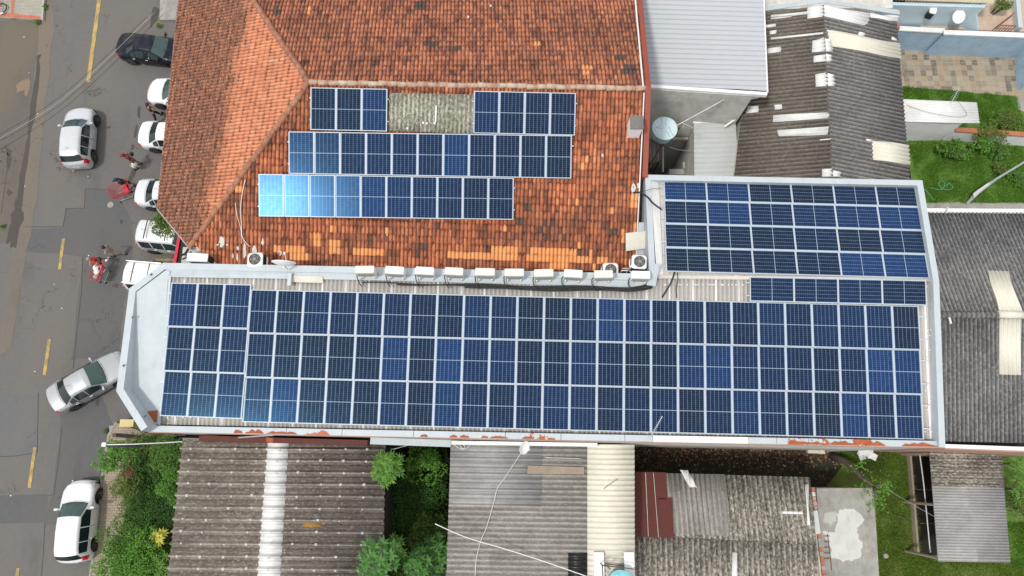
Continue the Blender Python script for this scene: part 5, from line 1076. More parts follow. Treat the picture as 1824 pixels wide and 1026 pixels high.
mb = MB(); mb.strip([P(355, 776, 6.9), P(655, 784, 6.9)], .22, 6.3); mb.build('flashing', M['maroon'], bw, world=True)
sheet('lichen_patch', frBw, [(540, 931), (572, 932), (572, 938), (541, 938)], cf, pb_, painted('orange_lichen', (.42, .22, .03), (.22, .15, .06), .6, rough=.95), bw, nx=20, lift=.008, th=.003)
walls('wall', [PL(*q, plBw) for q in bp], .18, .15, M['dark'], bw)  # near-black wall colour stands in for the shade on these walls
mb = MB(); mb.strip([P(660, 779, 7.6), P(803, 784, 7.6)], .28, 7.3); mb.build('downpipe_duct', M['bluegrey'], sb, world=True)
cable([P(697, 801, 6.5), P(735, 791, 6.6), P(765, 784, 6.8)], .014, M['pipe'], 'thin white line above the shaded garden between the two roofs')
mb = MB(); mb.strip([P(690, 792, 1.2), P(798, 790, 1.2)], .15, 0); mb.build('garden_wall', M['conc_dark'], None, world=True, loc=P(740, 790, 0), label='dark garden wall behind the shrubs between the two lower roofs', cat='wall')

# ================================================================== STREET: POSTS, WIRES, BICYCLE
def post(a, b, r0, label, rust=False):
    r = thing('post', b, label, 'post'); mb = MB(); mb.tube([b, a], r0, 8); mb.build('shaft', M['conc_dark'], r, world=True); mb = MB(); mb.box(a+Vector((0, 0, .03)), (.18, .18, .08)); mb.build('cap', M['iron'] if rust else M['white'], r, world=True)
a = P(186, 792, 5.0); post(a, Vector((a.x, a.y, .1)), .09, 'concrete post with a pale cap at the kerb carrying the service cable')
a = P(205, 775, 3.2); post(a, Vector((a.x, a.y, .1)), .10, 'short concrete post with rusty cap near the yellow block', True)
A0 = P(186, 792, 5.0)
cable([A0, P(240, 791, 5.0), P(320, 787, 5.4), P(400, 781, 6.4), P(488, 775, 8.2)], .03, M['steel'], 'twisted service cable from the kerb post to the parapet wall')
cable([P(205, 796, 4.9), P(230, 850, 4.2), P(262, 890, 4.5), P(312, 928, 6.4)], .008, M['black'], 'thin dark wire above the bushes towards the wide-wave roof')
for k, (a, b, c) in enumerate([((-40, 262), (110, 170), (262, 30)), ((-40, 268), (112, 176), (275, 22)), ((-40, 272), (113, 182), (290, 14)), ((-40, 290), (120, 188), (290, 26))]):
    cable([P(*a, 8.0), P(*b, 7.6), P(*c, 8.0)], .008, M['grille'] if k == 1 else M['black'], f"{['highest', 'second', 'third', 'lowest'][k]} of four overhead wires crossing the street at upper left", group='overhead wires across the street')
q = P(230, 754, .35); mb = MB(); mb.box((0, 0, 0), (.72, .38, .5)); mb.build('yellow_block', painted('pale_yellow', (.62, .50, .24), (.4, .32, .18), .4, rough=.8), None, loc=q, label='pale yellow painted block on the pavement beside the building corner', cat='block')
# bicycle lying on its side at the top-left corner
def bicycle(loc, rz):
    r = thing('bicycle', loc, 'bicycle lying on the grey pavers in the upper left corner, dark tyre', 'bicycle', rz)
    for x in (0, -1.0):
        mb = MB(); mb.tube([(x+.33*math.cos(2*math.pi*k/28), .33*math.sin(2*math.pi*k/28), .09) for k in range(29)], .034, 6, False); wh = mb.build('wheel', M['tyre'], r, smooth=True)
        mb = MB()
        for k in range(14): a_ = 2*math.pi*k/14; mb.tube([(x, 0, .07), (x+.31*math.cos(a_), .31*math.sin(a_), .06)], .003, 3)
        mb.lathe([(.03, .02), (.03, .12)], (x, 0, 0), 10); mb.build('spokes', M['steel'], wh)
    mb = MB()
    for pts in ([(0, 0, .1), (-.15, .55, .14), (-.18, .68, .14)], [(-.14, .5, .14), (-.62, .50, .14)], [(-.15, .42, .14), (-.55, -.02, .14)], [(-.55, -.02, .14), (-.66, .60, .14)], [(-.55, -.02, .12), (-1, 0, .1)], [(-1, 0, .1), (-.62, .5, .14)]): mb.tube(pts, .018, 6)
    mb.build('frame', M['red'], r); mb = MB(); mb.tube([(-.18, .68, -.0+.1), (-.12, .74, .1), (-.12, .74, .5)], .013, 6); mb.build('handlebar', M['steel'], r)
    mb = MB(); mb.rbox((-.67, .64, .14), (.12, .26, .05), .03); mb.build('saddle', M['black'], r); mb = MB(); mb.tube([(.40*math.cos(t), .42*math.sin(t), .12) for t in (-1.7, -1.5, -1.3, -1.1)], .05, 6); mb.build('mudguard', M['white'], r)
    return r
bicycle(P(4, 16, .16), rad(5))

# ================================================================== CARS
def lerp_t(tab, t):
    for i in range(len(tab)-1):
        if t <= tab[i+1][0]:
            a, b = tab[i], tab[i+1]; f = (t-a[0])/(b[0]-a[0]) if b[0] > a[0] else 0; return a[1]+(b[1]-a[1])*max(0, min(1, f))
    return tab[-1][1]
KIND = {
 'hatch': dict(L=3.95, top=[(-.5, .55), (-.494, .86), (-.465, 1.02), (-.405, 1.36), (-.34, 1.46), (-.12, 1.50), (.06, 1.45), (.235, 1.0), (.27, .96), (.40, .87), (.465, .76), (.49, .64), (.5, .5)],
    wr=[(-.5, .55), (-.465, .63), (-.40, .56), (-.33, .55), (.06, .55), (.235, .66), (.30, .70), (.45, .60), (.5, .45)], belt=[(-.5, .5), (-.49, .80), (-.465, .92), (.235, .90), (.40, .80), (.47, .66), (.5, .45)],
    ws=(.07, .232), rw=(-.462, -.405), side=[(-.395, -.27), (-.26, -.095), (-.08, .165)], wheels=(.315, -.315)),
 'sedan': dict(L=4.35, top=[(-.5, .5), (-.494, .85), (-.475, .95), (-.35, 1.0), (-.325, 1.02), (-.19, 1.36), (-.10, 1.43), (.03, 1.43), (.075, 1.39), (.235, .98), (.27, .95), (.42, .84), (.475, .72), (.493, .6), (.5, .48)],
    wr=[(-.5, .55), (-.47, .66), (-.33, .69), (-.19, .53), (.075, .54), (.235, .68), (.3, .71), (.45, .63), (.5, .45)], belt=[(-.5, .48), (-.49, .78), (-.47, .88), (-.33, .93), (.235, .90), (.42, .79), (.475, .66), (.5, .44)],
    ws=(.085, .232), rw=(-.325, -.20), side=[(-.27, -.20), (-.19, -.05), (-.035, .165)], wheels=(.315, -.305)),
 'suv': dict(L=4.2, top=[(-.5, .6), (-.494, 1.0), (-.485, 1.12), (-.43, 1.56), (-.40, 1.64), (0, 1.68), (.08, 1.62), (.22, 1.14), (.25, 1.10), (.42, 1.0), (.475, .88), (.493, .75), (.5, .55)],
    wr=[(-.5, .66), (-.485, .68), (-.45, .60), (-.40, .60), (.08, .59), (.22, .70), (.3, .74), (.45, .66), (.5, .5)], belt=[(-.5, .55), (-.49, .95), (-.47, 1.05), (.22, 1.03), (.42, .94), (.475, .8), (.5, .5)],
    ws=(.09, .217), rw=(-.484, -.432), side=[(-.41, -.26), (-.245, -.09), (-.075, .155)], wheels=(.315, -.315))}
def car(c_px, rear_px, front_px, kind, paint, label, bars=None, ln=None, glassm='glassblue'):
    K = KIND[kind]; L = ln or K['L']; c = P(*c_px, .7); h = P(*front_px, .7)-P(*rear_px, .7); rz = math.atan2(h.y, h.x)
    r = thing('parked_car' if kind != 'hatch' or c_px[0] > 200 else 'car', (c.x, c.y, .012), label, 'car', rz)
    ts = sorted(set([round(a, 4) for a, _ in K['top']]+[K['ws'][0], K['ws'][1], K['rw'][0], K['rw'][1]]+[x for s_ in K['side'] for x in s_]+[round(-.5+k*.0125, 4) for k in range(81)]))
    ts = [t for i, t in enumerate(ts) if i == 0 or t-ts[i-1] > .0012]
    wtab = [(-.5, .60), (-.49, .70), (-.455, .78), (-.36, .82), (-.05, .835), (.30, .82), (.41, .79), (.46, .73), (.488, .64), (.5, .53)]
    if kind == 'suv': wtab = [(a, b+.04) for a, b in wtab]
    rings = []
    for t in ts:
        w_ = lerp_t(wtab, t); zt = lerp_t(K['top'], t); zb = min(lerp_t(K['belt'], t), zt-.03); wr = min(lerp_t(K['wr'], t), w_*.97); x = t*L
        arch = 0
        for wx in K['wheels']:
            d = abs(t-wx)*L
            if d < .37: arch = max(arch, math.sqrt(.37**2-d*d)+.30)
        z0 = max(.22, arch); z1 = max(.42, arch+.05) if arch else .42; z2 = max(.64, arch+.06); z1 = min(z1, z2); zb = max(zb, z2+.02) if abs(t) < .45 else zb
        if zb < z2: z2 = z0+(zb-z0)*.75; z1 = z0+(zb-z0)*.4
        g_ = .84; half = [(w_*.955, z0), (w_*.995, z1), (w_, z2), (w_*.968, zb), (w_*.968+(wr-w_*.968)*g_, zb+(zt-.07-zb)*g_ if zt-zb > .12 else zb+(zt-zb)*.5), (wr, zt-.05 if zt-zb > .12 else zb+(zt-zb)*.7), (wr*.86, zt-.012), (wr*.5, zt+.01), (0, zt+.02)]
        ring = []
        bow = .16 if t > 0 else -.12
        f = min(1, abs(t)/.12)
        for (y, z) in half: ring.append(Vector((x-bow*f*(y/.82)**2*(1.0), y, z)))
        ring = ring+[Vector((p.x, -p.y, p.z)) for p in ring[-2::-1]]; rings.append(ring)
    n = len(rings[0]); buckets = {}
    def put(key, quad): buckets.setdefault(key, []).append(quad)
    for i in range(len(ts)-1):
        tm = (ts[i]+ts[i+1])/2
        for j in range(n-1):
            jj = min(j, n-2-j); key = 'body'; sd_ = 0 if j < n/2-1 else 1
            if jj >= 5 and K['ws'][0] <= tm <= K['ws'][1]: key = 'windshield'
            elif jj >= 5 and K['rw'][0] <= tm <= K['rw'][1]: key = 'rear_window'
            elif jj == 3:
                for q_, s_ in enumerate(K['side']):
                    if s_[0] <= tm <= s_[1]: key = f'side_window{q_}{sd_}'
            if key == 'body' and jj in (2, 3) and .435 < tm < .488: key = f'headlight{sd_}'
            if key == 'body' and ((jj in (2, 3) and -.494 < tm < -.455) if kind != 'hatch' else (jj in (2, 3, 4) and -.485 < tm < -.44)): key = f'taillight{sd_}'
            put(key, (rings[i][j], rings[i+1][j], rings[i+1][j+1], rings[i][j+1]))
    mats = {'body': paint, 'windshield': M[glassm], 'rear_window': M['glass'], 'headlight': M['head'], 'taillight': M['tail'], 'side_window': M['glass']}
    for key, qs in buckets.items():
        vm = {}; vs = []; fs = []
        for q_ in qs:
            f_ = []
            for p in q_:
                k_ = (round(p.x, 5), round(p.y, 5), round(p.z, 5))
                if k_ not in vm: vm[k_] = len(vs); vs.append(p)
                if vm[k_] not in f_: f_.append(vm[k_])
            if len(f_) > 2: fs.append(tuple(f_))
        if key == 'body':
            for rg in (rings[0], rings[-1]):
                b_ = len(vs); vs += list(rg); fs.append(tuple(range(b_, b_+n)))
        nm = key.rstrip('01234'); mb = MB(); mb.add(vs, fs); o = mb.build(nm, mats[nm], r, smooth=True)
    mb = MB(); mb.box((0, 0, .36), (L*.93, 1.36, .34)); mb.build('underbody', M['dark'], r)
    mb = MB(); mb.box((L*.492, 0, .36), (.06, .9, .13)); mb.build('grille', M['black'], r)
    mb = MB(); mb.box((-L*.497, 0, .56), (.03, .42, .12)); mb.build('number_plate', M['plate'], r)
    for wx in K['wheels']:
        for s_ in (-1, 1):
            y = s_*(.745 if kind != 'suv' else .785); R = Matrix.Rotation(math.pi/2, 3, 'X'); mb = MB(); mb.lathe([(.2, -.1), (.285, -.1), (.30, -.07), (.30, .07), (.285, .1), (.2, .1)], (wx*L, y, .30), 28, R); wo = mb.build('tyre', M['tyre'], r, smooth=False)
            mb = MB(); mb.lathe([(.19, -.08), (.19, .08)], (wx*L, y, .30), 20, R)
            for k in range(5): a_ = 2*math.pi*k/5; mb.box((wx*L+.1*math.cos(a_), y+s_*.09, .30+.1*math.sin(a_)), (.17, .02, .05), mat=Matrix.Rotation(-a_, 3, 'Y'))
            mb.build('rim', M['rim'], wo)
    for s_ in (-1, 1):
        mb = MB(); mb.rbox((L*.155, s_*(.91 if kind != 'suv' else .95), lerp_t(K['belt'], .15)+.10), (.11, .19, .13), .04); mb.box((L*.155, s_*.82, lerp_t(K['belt'], .15)+.05), (.05, .12, .04)); mb.build('side_mirror', M['black'] if c_px[1] in (240, 925) and False else paint, r)
        mb = MB()
        for t_ in (-.02, -.2): mb.box((t_*L-.05, s_*(.845 if kind != 'suv' else .885), .78 if kind != 'suv' else .88), (.16, .03, .03))
        mb.build('door_handle', M['steel'], r)
    zr = lerp_t(K['top'], -.1); mb = MB(); mb.tube([(-L*.28 if kind != 'sedan' else -L*.13, 0, zr-.02), (-L*.33 if kind != 'sedan' else -L*.17, 0, zr+.22)], .008, 5); mb.build('aerial', M['black'], r)
    zc_ = lerp_t(K['top'], K['ws'][1]-.02)
    mb = MB()
    for y0 in (-.5, .02): mb.tube([(K['ws'][1]*L+.0-.03*0, y0, zc_-.0), (K['ws'][1]*L-.12, y0+.42, zc_+.10)], .01, 4)
    mb.build('wiper', M['black'], r)
    # door and bonnet shut lines
    near = lambda t_: rings[min(range(len(ts)), key=lambda q_: abs(ts[q_]-t_))]
    mb = MB()
    for t_ in [K['side'][0][1]+.005, K['side'][1][1]+.007, K['side'][2][1]+.012]:
        rg = near(t_)
        for side in (rg[1:4], rg[-2:-5:-1]): mb.tube([p+Vector((0, .006 if p.y > 0 else -.006, 0)) for p in side], .007, 4)
    for t_ in (K['ws'][1]+.012, .462) + ((K['rw'][0]-.012, -.484) if kind == 'sedan' else ()):
        rg = near(t_); mb.tube([p+Vector((0, 0, .004)) for p in rg[4:len(rg)-4]], .007, 4)
    mb.build('shut_lines', M['black'], r)
    mb = MB(); rg = near(K['ws'][1]); mb.tube([p+Vector((.01, 0, .0)) for p in rg[5:len(rg)-5]], .018, 5); mb.build('cowl', M['black'], r)
    if bars == 'cross':
        for t_ in (-.28, .0):
            mb = MB(); mb.tube([(t_*L, -.56, zr+.14), (t_*L, .56, zr+.14)], .03, 6); mb.build('roof_bar', M['iron'], r)
    if bars == 'rails':
        for s_ in (-1, 1):
            mb = MB(); mb.tube([(-.42*L, s_*.60, zr+.0), (-.40*L, s_*.60, zr+.09), (.03*L, s_*.60, zr+.09), (.06*L, s_*.60, zr)], .028, 6); mb.build('roof_rail', M['p_grey'], r)
        mb = MB()
        for t_ in (-.31, -.12): mb.box((t_*L, 0, zr+.02), (.03, 1.1, .02))
        mb.build('roof_seam', M['black'], r)
    return r
car((139, 243), (133, 296), (142, 186), 'hatch', M['p_silver'], 'silver hatchback driving up the street, red tail lamps at its lower end', ln=3.85)
car((158, 679), (95, 713), (222, 642), 'sedan', M['p_grey'], 'grey silver sedan parked at a slant beside the building corner', ln=4.35)
car((137, 928), (131, 988), (143, 868), 'hatch', M['p_white'], 'white hatchback parked beside the paved footpath at lower left', ln=4.0)
car((273, 88), (205, 80), (341, 96), 'sedan', M['p_blue'], 'very dark blue sedan parked under the top of the tile eave', ln=4.35)
car((325, 166), (380, 171), (265, 161), 'sedan', M['p_white'], 'white car parked nose-out below the dark blue sedan', ln=4.3)
car((314, 243), (250, 240), (370, 247), 'sedan', M['p_white'], 'white sedan with its boot outward, second white one below the blue sedan', ln=4.3)
car((309, 347), (245, 343), (370, 351), 'sedan', M['p_pearl'], 'pearl silver sedan parked right of the empty red shopping cart', ln=4.3)
car((314, 424), (250, 418), (376, 430), 'suv', M['p_pearl'], 'pearl white estate with two dark roof bars under the small tree', 'cross', ln=4.2)
car((296, 497), (236, 492), (360, 502), 'suv', M['p_white'], 'white van-like car with roof rails half hidden by the parapet corner', 'rails', ln=4.4)

# ================================================================== PEOPLE
def skinmesh(name, pts, edges, radii, mat, parent, sub=1):
    me = bpy.data.meshes.new(name); me.from_pydata([tuple(p) for p in pts], edges, []); o = bpy.data.objects.new(name, me); COL.objects.link(o)
    md = o.modifiers.new('Skin', 'SKIN'); md.use_smooth_shade = True
    if not me.skin_vertices: me.skin_vertices.new()
    sv_ = me.skin_vertices[0].data
    for i, r_ in enumerate(radii): sv_[i].radius = (r_, r_) if not isinstance(r_, tuple) else r_; sv_[i].use_root = (i == 0)
    if sub: s_ = o.modifiers.new('Sub', 'SUBSURF'); s_.levels = sub; s_.render_levels = sub
    me.materials.append(mat); o.parent = parent; return o
def person(loc_px, face, label, top, bottom, lean=.06, stride=.22, arms=None, hair='hair', cap=None, skin='skin', shorts=False, sleeves='short', H=1.66, shoe='cblack'):
    p = P(*loc_px, 0); r = thing('person', (p.x, p.y, .012), label, 'person', face); s = H/1.68
    V_ = lambda x, y, z: Vector((x*s, y*s, z*s))
    chest = V_(lean*.6, 0, 1.22); nb = V_(lean, 0, 1.42); hd = V_(lean+.03, 0, 1.50); hc = V_(lean+.045, 0, 1.575); pel = V_(0, 0, .95)
    pts = [pel, V_(lean*.3, 0, 1.08), chest, nb, hd, hc, V_(lean+.04, 0, 1.635)]; rad_ = [.125, .115, (.15, .11), .055, .055, .088, .07]; E_2 = [(i, i+1) for i in range(6)]
    legs = []
    for sd, st in ((1, stride), (-1, -stride)):
        hip = V_(0, .085*sd, .90); kn = V_(st*.55+.04, .095*sd, .50); an = V_(st, .095*sd, .09); toe = V_(st+.15, .11*sd, .04); b = len(pts); pts += [hip, kn, an, toe]; rad_ += [.085, .056, .040, .035]; E_2 += [(0, b), (b, b+1), (b+1, b+2), (b+2, b+3)]; legs.append((hip, kn, an, toe))
    ar = []; arms = arms or [((.05, .25, 1.13), (.15, .23, .92)), ((-.05, -.25, 1.13), (.05, -.25, .90))]
    for sd, (e_, w_) in zip((1, -1), arms):
        sh = V_(lean, .165*sd, 1.37); el_ = V_(*e_); wr_ = V_(*w_); b = len(pts); d = (wr_-el_).normalized(); side = d.cross(Vector((0, 0, 1))); side = side.normalized() if side.length > .1 else Vector((0, 1, 0)); palm = wr_+d*.06
        pts += [sh, el_, wr_, palm]; rad_ += [.055, .042, .028, .030]; E_2 += [(2, b), (b, b+1), (b+1, b+2), (b+2, b+3)]; dn = Vector((0, 0, -1))
        for k, (o_, ln_) in enumerate(((-.028, .058), (-.010, .068), (.010, .064), (.028, .05))):
            f0 = palm+side*o_+d*.02; f1 = f0+d*ln_*.55+dn*.006; f2 = f1+d*ln_*.35+dn*.022; bb = len(pts); pts += [f0, f1, f2]; rad_ += [.010, .009, .008]; E_2 += [(b+3, bb), (bb, bb+1), (bb+1, bb+2)]
        t0 = wr_+d*.025-side*.03*sd; t1 = t0-side*.028*sd+d*.03; bb = len(pts); pts += [t0, t1]; rad_ += [.012, .009]; E_2 += [(b+2, bb), (bb, bb+1)]; ar.append((sh, el_, wr_))
    skinmesh('body', pts, E_2, [tuple(v*s for v in x) if isinstance(x, tuple) else x*s for x in rad_], M[skin], r)
    # face
    mb = MB(); mb.lathe([(.018, 0), (.012, .03), (.004, .045)], hc+V_(.075, 0, -.03), 8, Matrix.Rotation(rad(20), 3, 'Y')); mb.lathe([(.02, -.03), (.025, 0), (.02, .03)], hc+V_(0, .088, -.02), 8); mb.lathe([(.02, -.03), (.025, 0), (.02, .03)], hc+V_(0, -.088, -.02), 8); mb.build('nose_and_ears', M[skin], r, smooth=True)
    mb = MB()
    for y in (-.032, .032): mb.lathe([(.002, -.01), (.011, 0), (.002, .01)], hc+V_(.080, y, .0), 8)
    mb.box(hc+V_(.078, 0, -.065), (.012, .045, .010)); mb.build('eyes_and_mouth', M['hair'], r, smooth=True)
    # hair / cap
    mb = MB(); mb.lathe([(.03, .098), (.07, .082), (.096, .04), (.102, -.005), (.09, -.05)], hc+V_(-.012, 0, .02), 18); mb.build('hair', M[hair], r, smooth=True)
    if cap: mb = MB(); mb.lathe([(.01, .118), (.06, .108), (.10, .06), (.112, .01)], hc+V_(-.005, 0, .03), 18); mb.slab([hc+V_(.08, -.08, .045), hc+V_(.18, -.06, .035), hc+V_(.20, 0, .035), hc+V_(.18, .06, .035), hc+V_(.08, .08, .045)], .012); mb.build('cap', M[cap], r, smooth=True)
    # shirt
    pt = [V_(0, 0, .93), V_(lean*.3, 0, 1.08), chest, V_(lean, 0, 1.385)]; rd = [(.15*s, .115*s), (.14*s, .11*s), (.175*s, .13*s), (.10*s, .085*s)]; ed = [(0, 1), (1, 2), (2, 3)]
    for (sh, el_, wr_) in ar:
        b = len(pt); end = sh.lerp(el_, .75) if sleeves == 'short' else el_.lerp(wr_, .85) if sleeves == 'long' else sh.lerp(el_, .12); pt += [sh, end]; rd += [.072*s, .060*s if sleeves == 'short' else .048*s]; ed += [(2, b), (b, b+1)]
    skinmesh('shirt', pt, ed, rd, M[top], r)
    pt = [V_(0, 0, .98), V_(0, 0, .90)]; rd = [(.145*s, .12*s), (.15*s, .125*s)]; ed = [(0, 1)]
    for (hip, kn, an, toe) in legs:
        b = len(pt); pt += [hip.lerp(kn, .15), hip.lerp(kn, .9) if shorts else kn]; rd += [.098*s, .082*s if shorts else .072*s]; ed += [(1, b), (b, b+1)]
        if not shorts: pt.append(an+V_(0, 0, .04)); rd.append(.058*s); ed.append((b+1, b+2))
    skinmesh('shorts' if shorts else 'trousers', pt, ed, rd, M[bottom], r)
    for (hip, kn, an, toe) in legs: mb = MB(); d = (toe-an); a_ = math.atan2(d.y, d.x); mb.rbox((an+toe)/2+V_(0, 0, -.015), (.27, .10, .085), .035, a_); mb.build('shoe', M[shoe], r)
    return r
person((284, 213), rad(60), 'person in a black top walking between two white cars at upper left', 'cblack', 'cblack', arms=[((.12, .25, 1.18), (.32, .10, 1.12)), ((.10, -.26, 1.15), (.28, -.08, 1.15))], lean=.1, stride=.3, sleeves='none')
r_p2 = person((249, 296), rad(-150), 'person in maroon cap and denim shorts carrying a white bag', 'cmaroon', 'cdenim', cap='cmaroon', shorts=True, arms=[((.05, .26, 1.12), (.16, .30, .90)), ((-.05, -.26, 1.15), (.10, -.24, .98))], lean=.08, stride=.16, skin='skin2', sleeves='none')
person((240, 336), rad(215), 'person in a dark cap and black clothes pushing the empty red cart', 'cblack', 'cblack', cap='cnavy', shorts=True, arms=[((.14, .24, 1.16), (.42, .20, 1.02)), ((.14, -.24, 1.16), (.42, -.20, 1.02))], lean=.20, stride=.24, skin='skin2')
person((191, 470), rad(-115), 'grey-haired person in a red shirt pushing the loaded red cart', 'cred', 'cblack', hair='greyhair', shorts=True, arms=[((.15, .23, 1.15), (.40, .18, 1.0)), ((.15, -.23, 1.15), (.40, -.18, 1.0))], lean=.18, stride=.30, shoe='cwhite')
person((215, 455), rad(175), 'person in light grey and beige clothes beside the one in red', 'cgrey', 'cbeige', arms=[((.10, .24, 1.15), (.30, .20, 1.05)), ((.12, -.26, 1.18), (.34, -.22, 1.10))], lean=.12, stride=.34, H=1.55)
q = P(237, 293, .62); mb = MB(); mb.lathe([(.05, -.22), (.16, -.17), (.18, -.03), (.12, .10), (.03, .18)], n=14); mb.build('shopping_bag', M['cwhite'], None, loc=q, smooth=True, label='full white plastic bag held by the person in maroon cap', cat='bag')
q = P(234, 274, .95); mb = MB(); mb.rbox((0, 0, 0), (.16, .22, .2), .05); mb.build('handbag', M['black'], None, loc=q, label='small black bag at the hip of the person in maroon', cat='bag')
def cart(c_px, hd, label, W=.62, L=.98):
    p = P(*c_px, .55); r = thing('shopping_cart', (p.x, p.y, .012), label, 'shopping cart', hd, 'red shopping carts')
    zt, zb = .98, .52; l2_, w2 = L/2, W/2; T_ = [(l2_, -w2*.78), (l2_, w2*.78), (-l2_, w2), (-l2_, -w2)]; B_ = [(l2_*.86, -w2*.55), (l2_*.86, w2*.55), (-l2_*.8, w2*.72), (-l2_*.8, -w2*.72)]
    mb = MB(); t3 = [(a, b, zt) for a, b in T_]; b3 = [(a, b, zb) for a, b in B_]; mb.tube(t3+[t3[0]], .018, 6)
    mb.tube(b3+[b3[0]], .012, 5)
    for e in range(4):
        a0, a1, c0, c1 = Vector(t3[e]), Vector(t3[(e+1) % 4]), Vector(b3[e]), Vector(b3[(e+1) % 4]); n_ = 12 if e in (1, 3) else 8
        for k in range(n_+1): mb.tube([a0.lerp(a1, k/n_), c0.lerp(c1, k/n_)], .0055, 4)
        for k in range(1, 5): mb.tube([a0.lerp(c0, k/5), a1.lerp(c1, k/5)], .0055, 4)
    for k in range(1, 9): mb.tube([Vector(b3[0]).lerp(Vector(b3[3]), k/9), Vector(b3[1]).lerp(Vector(b3[2]), k/9)], .0055, 4)
    for k in range(1, 7): mb.tube([Vector(b3[0]).lerp(Vector(b3[1]), k/7), Vector(b3[3]).lerp(Vector(b3[2]), k/7)], .0055, 4)
    mb.build('basket', M['cartred'], r); mb = MB(); mb.tube([(-l2_-.12, -w2, zt+.04), (-l2_-.12, w2, zt+.04)], .02, 8); mb.tube([(-l2_, -w2, zt), (-l2_-.12, -w2, zt+.04)], .015); mb.tube([(-l2_, w2, zt), (-l2_-.12, w2, zt+.04)], .015); mb.build('handle', M['cartred'], r)
    mb = MB(); mb.slab([(-l2_+.05, -w2*.7, zt-.08), (-l2_+.30, -w2*.7, zt-.14), (-l2_+.30, w2*.7, zt-.14), (-l2_+.05, w2*.7, zt-.08)], .012); mb.build('child_seat', M['red'], r)
    mb = MB()
    for s_ in (-1, 1): mb.tube([(-l2_*.8, s_*w2*.7, zb), (-l2_*.7, s_*w2*.7, .16), (l2_*.8, s_*w2*.55, .16), (l2_*.5, s_*w2*.5, zb)], .014, 6)
    mb.build('chassis', M['steel'], r)
    for x in (-.7, .8):
        for s_ in (-1, 1): mb = MB(); mb.lathe([(.055, -.015), (.055, .015)], (x*l2_, s_*w2*.6, .06), 12, Matrix.Rotation(math.pi/2, 3, 'X')); mb.build('wheel', M['black'], r)
    return r
cart((217, 342), rad(207), 'empty red wire shopping cart on the road beside the silver sedan', .86, 1.05)
cart((178, 488), rad(-100), 'loaded red shopping cart full of white bags on the road', .56, .92)
rr = random.Random(14)
for k, (dx, dy, s_, m_, nm, lb) in enumerate([(-3, -8, .2, 'cwhite', 'grocery_bag', 'white grocery bag at the upper end of the loaded cart'), (0, -1, .18, 'cwhite', 'grocery_bag', 'white grocery bag in the middle of the loaded cart'), (-1, 7, .15, 'cbeige', 'grocery_pack', 'beige food pack at the lower end of the loaded cart'), (4, 4, .12, 'orange', 'grocery_pack', 'orange food pack on the right side of the loaded cart'), (3, -7, .10, 'cnavy', 'grocery_pack', 'dark blue pack beside the upper white bag in the cart')]):
    q = P(178, 488, .55); q = Vector((q.x+dx*.025+.01, q.y-dy*.034, .84)); mb = MB(); mb.lathe([(s_*.4, -s_*.8), (s_, -s_*.3), (s_*.8, s_*.5), (s_*.2, s_*.8)], n=10); mb.build(nm, M[m_], None, loc=q, smooth=True, label=lb, cat='groceries')

# ================================================================== PLANTS
def leaf_quads(mb, p, d, upv, L, W, droop=.3):
    s = d.cross(upv); s = s.normalized() if s.length > 1e-3 else Vector((1, 0, 0)); m = p+d*L*.5+Vector((0, 0, L*.08)); e = p+d*L-Vector((0, 0, L*droop)); b = len(mb.v)
    mb.v += [p, m+s*W*.5-Vector((0, 0, W*.12)), e, m-s*W*.5-Vector((0, 0, W*.12)), m]; mb.f += [(b, b+1, b+4), (b+1, b+2, b+4), (b+2, b+3, b+4), (b+3, b, b+4)]; mb.mi += [0]*4
def shrub(px, py, z, rx, ry, h, n, leaf, mat, label, cat='shrub', name='shrub', seed=1, clumps=14, group=None, ground=.1, flower=None):
    """z: height of crown centre; rx, ry radii in metres"""
    rr = random.Random(seed); c = P(px, py, z); r = thing(name, (c.x, c.y, ground), label, cat, group=group); mb = MB(); cl = []
    for k in range(clumps):
        a = rr.random()*2*math.pi; q = rr.random()**.55; zz = rr.uniform(-.35, .5)*(1-q*.6); cl.append((Vector((c.x+math.cos(a)*rx*q, c.y+math.sin(a)*ry*q, c.z+h*zz)), rr.uniform(.32, .62)))
    for k in range(n):
        cc, cr = cl[rr.randrange(clumps)]; v = Vector((rr.gauss(0, 1), rr.gauss(0, 1), rr.gauss(0, 1)+.25)).normalized(); R_ = min(rx, ry)*cr; p = cc+Vector((v.x*R_, v.y*R_, v.z*R_*.8))*rr.uniform(.55, 1.05)
        d = (v+Vector((rr.uniform(-.6, .6), rr.uniform(-.6, .6), rr.uniform(-.2, .4)))).normalized(); leaf_quads(mb, p, d, Vector((rr.uniform(-.4, .4), rr.uniform(-.4, .4), 1)), leaf*rr.uniform(.7, 1.3), leaf*rr.uniform(.4, .6))
    mb.build('crown', mat, r, world=True); mb = MB(); base = Vector((c.x, c.y, ground))
    mb.tube([base, base.lerp(c, .6)], [.06, .04], 6)
    for k in range(6): q = cl[k % clumps][0]; mb.tube([base.lerp(c, .45), q.lerp(c, .2), q], [.035, .02, .01], 5)
    mb.build('stems', M['bark'], r, world=True)
    if flower:
        mb = MB()
        for k in range(60):
            cc = cl[rr.randrange(3)][0]; v = Vector((rr.gauss(0, .16), rr.gauss(0, .16), .25+rr.gauss(0, .05))); leaf_quads(mb, cc+v, Vector((rr.uniform(-1, 1), rr.uniform(-1, 1), .2)).normalized(), Vector((0, 0, 1)), .08, .05)
        mb.build('flowers', flower, r, world=True)
    return r
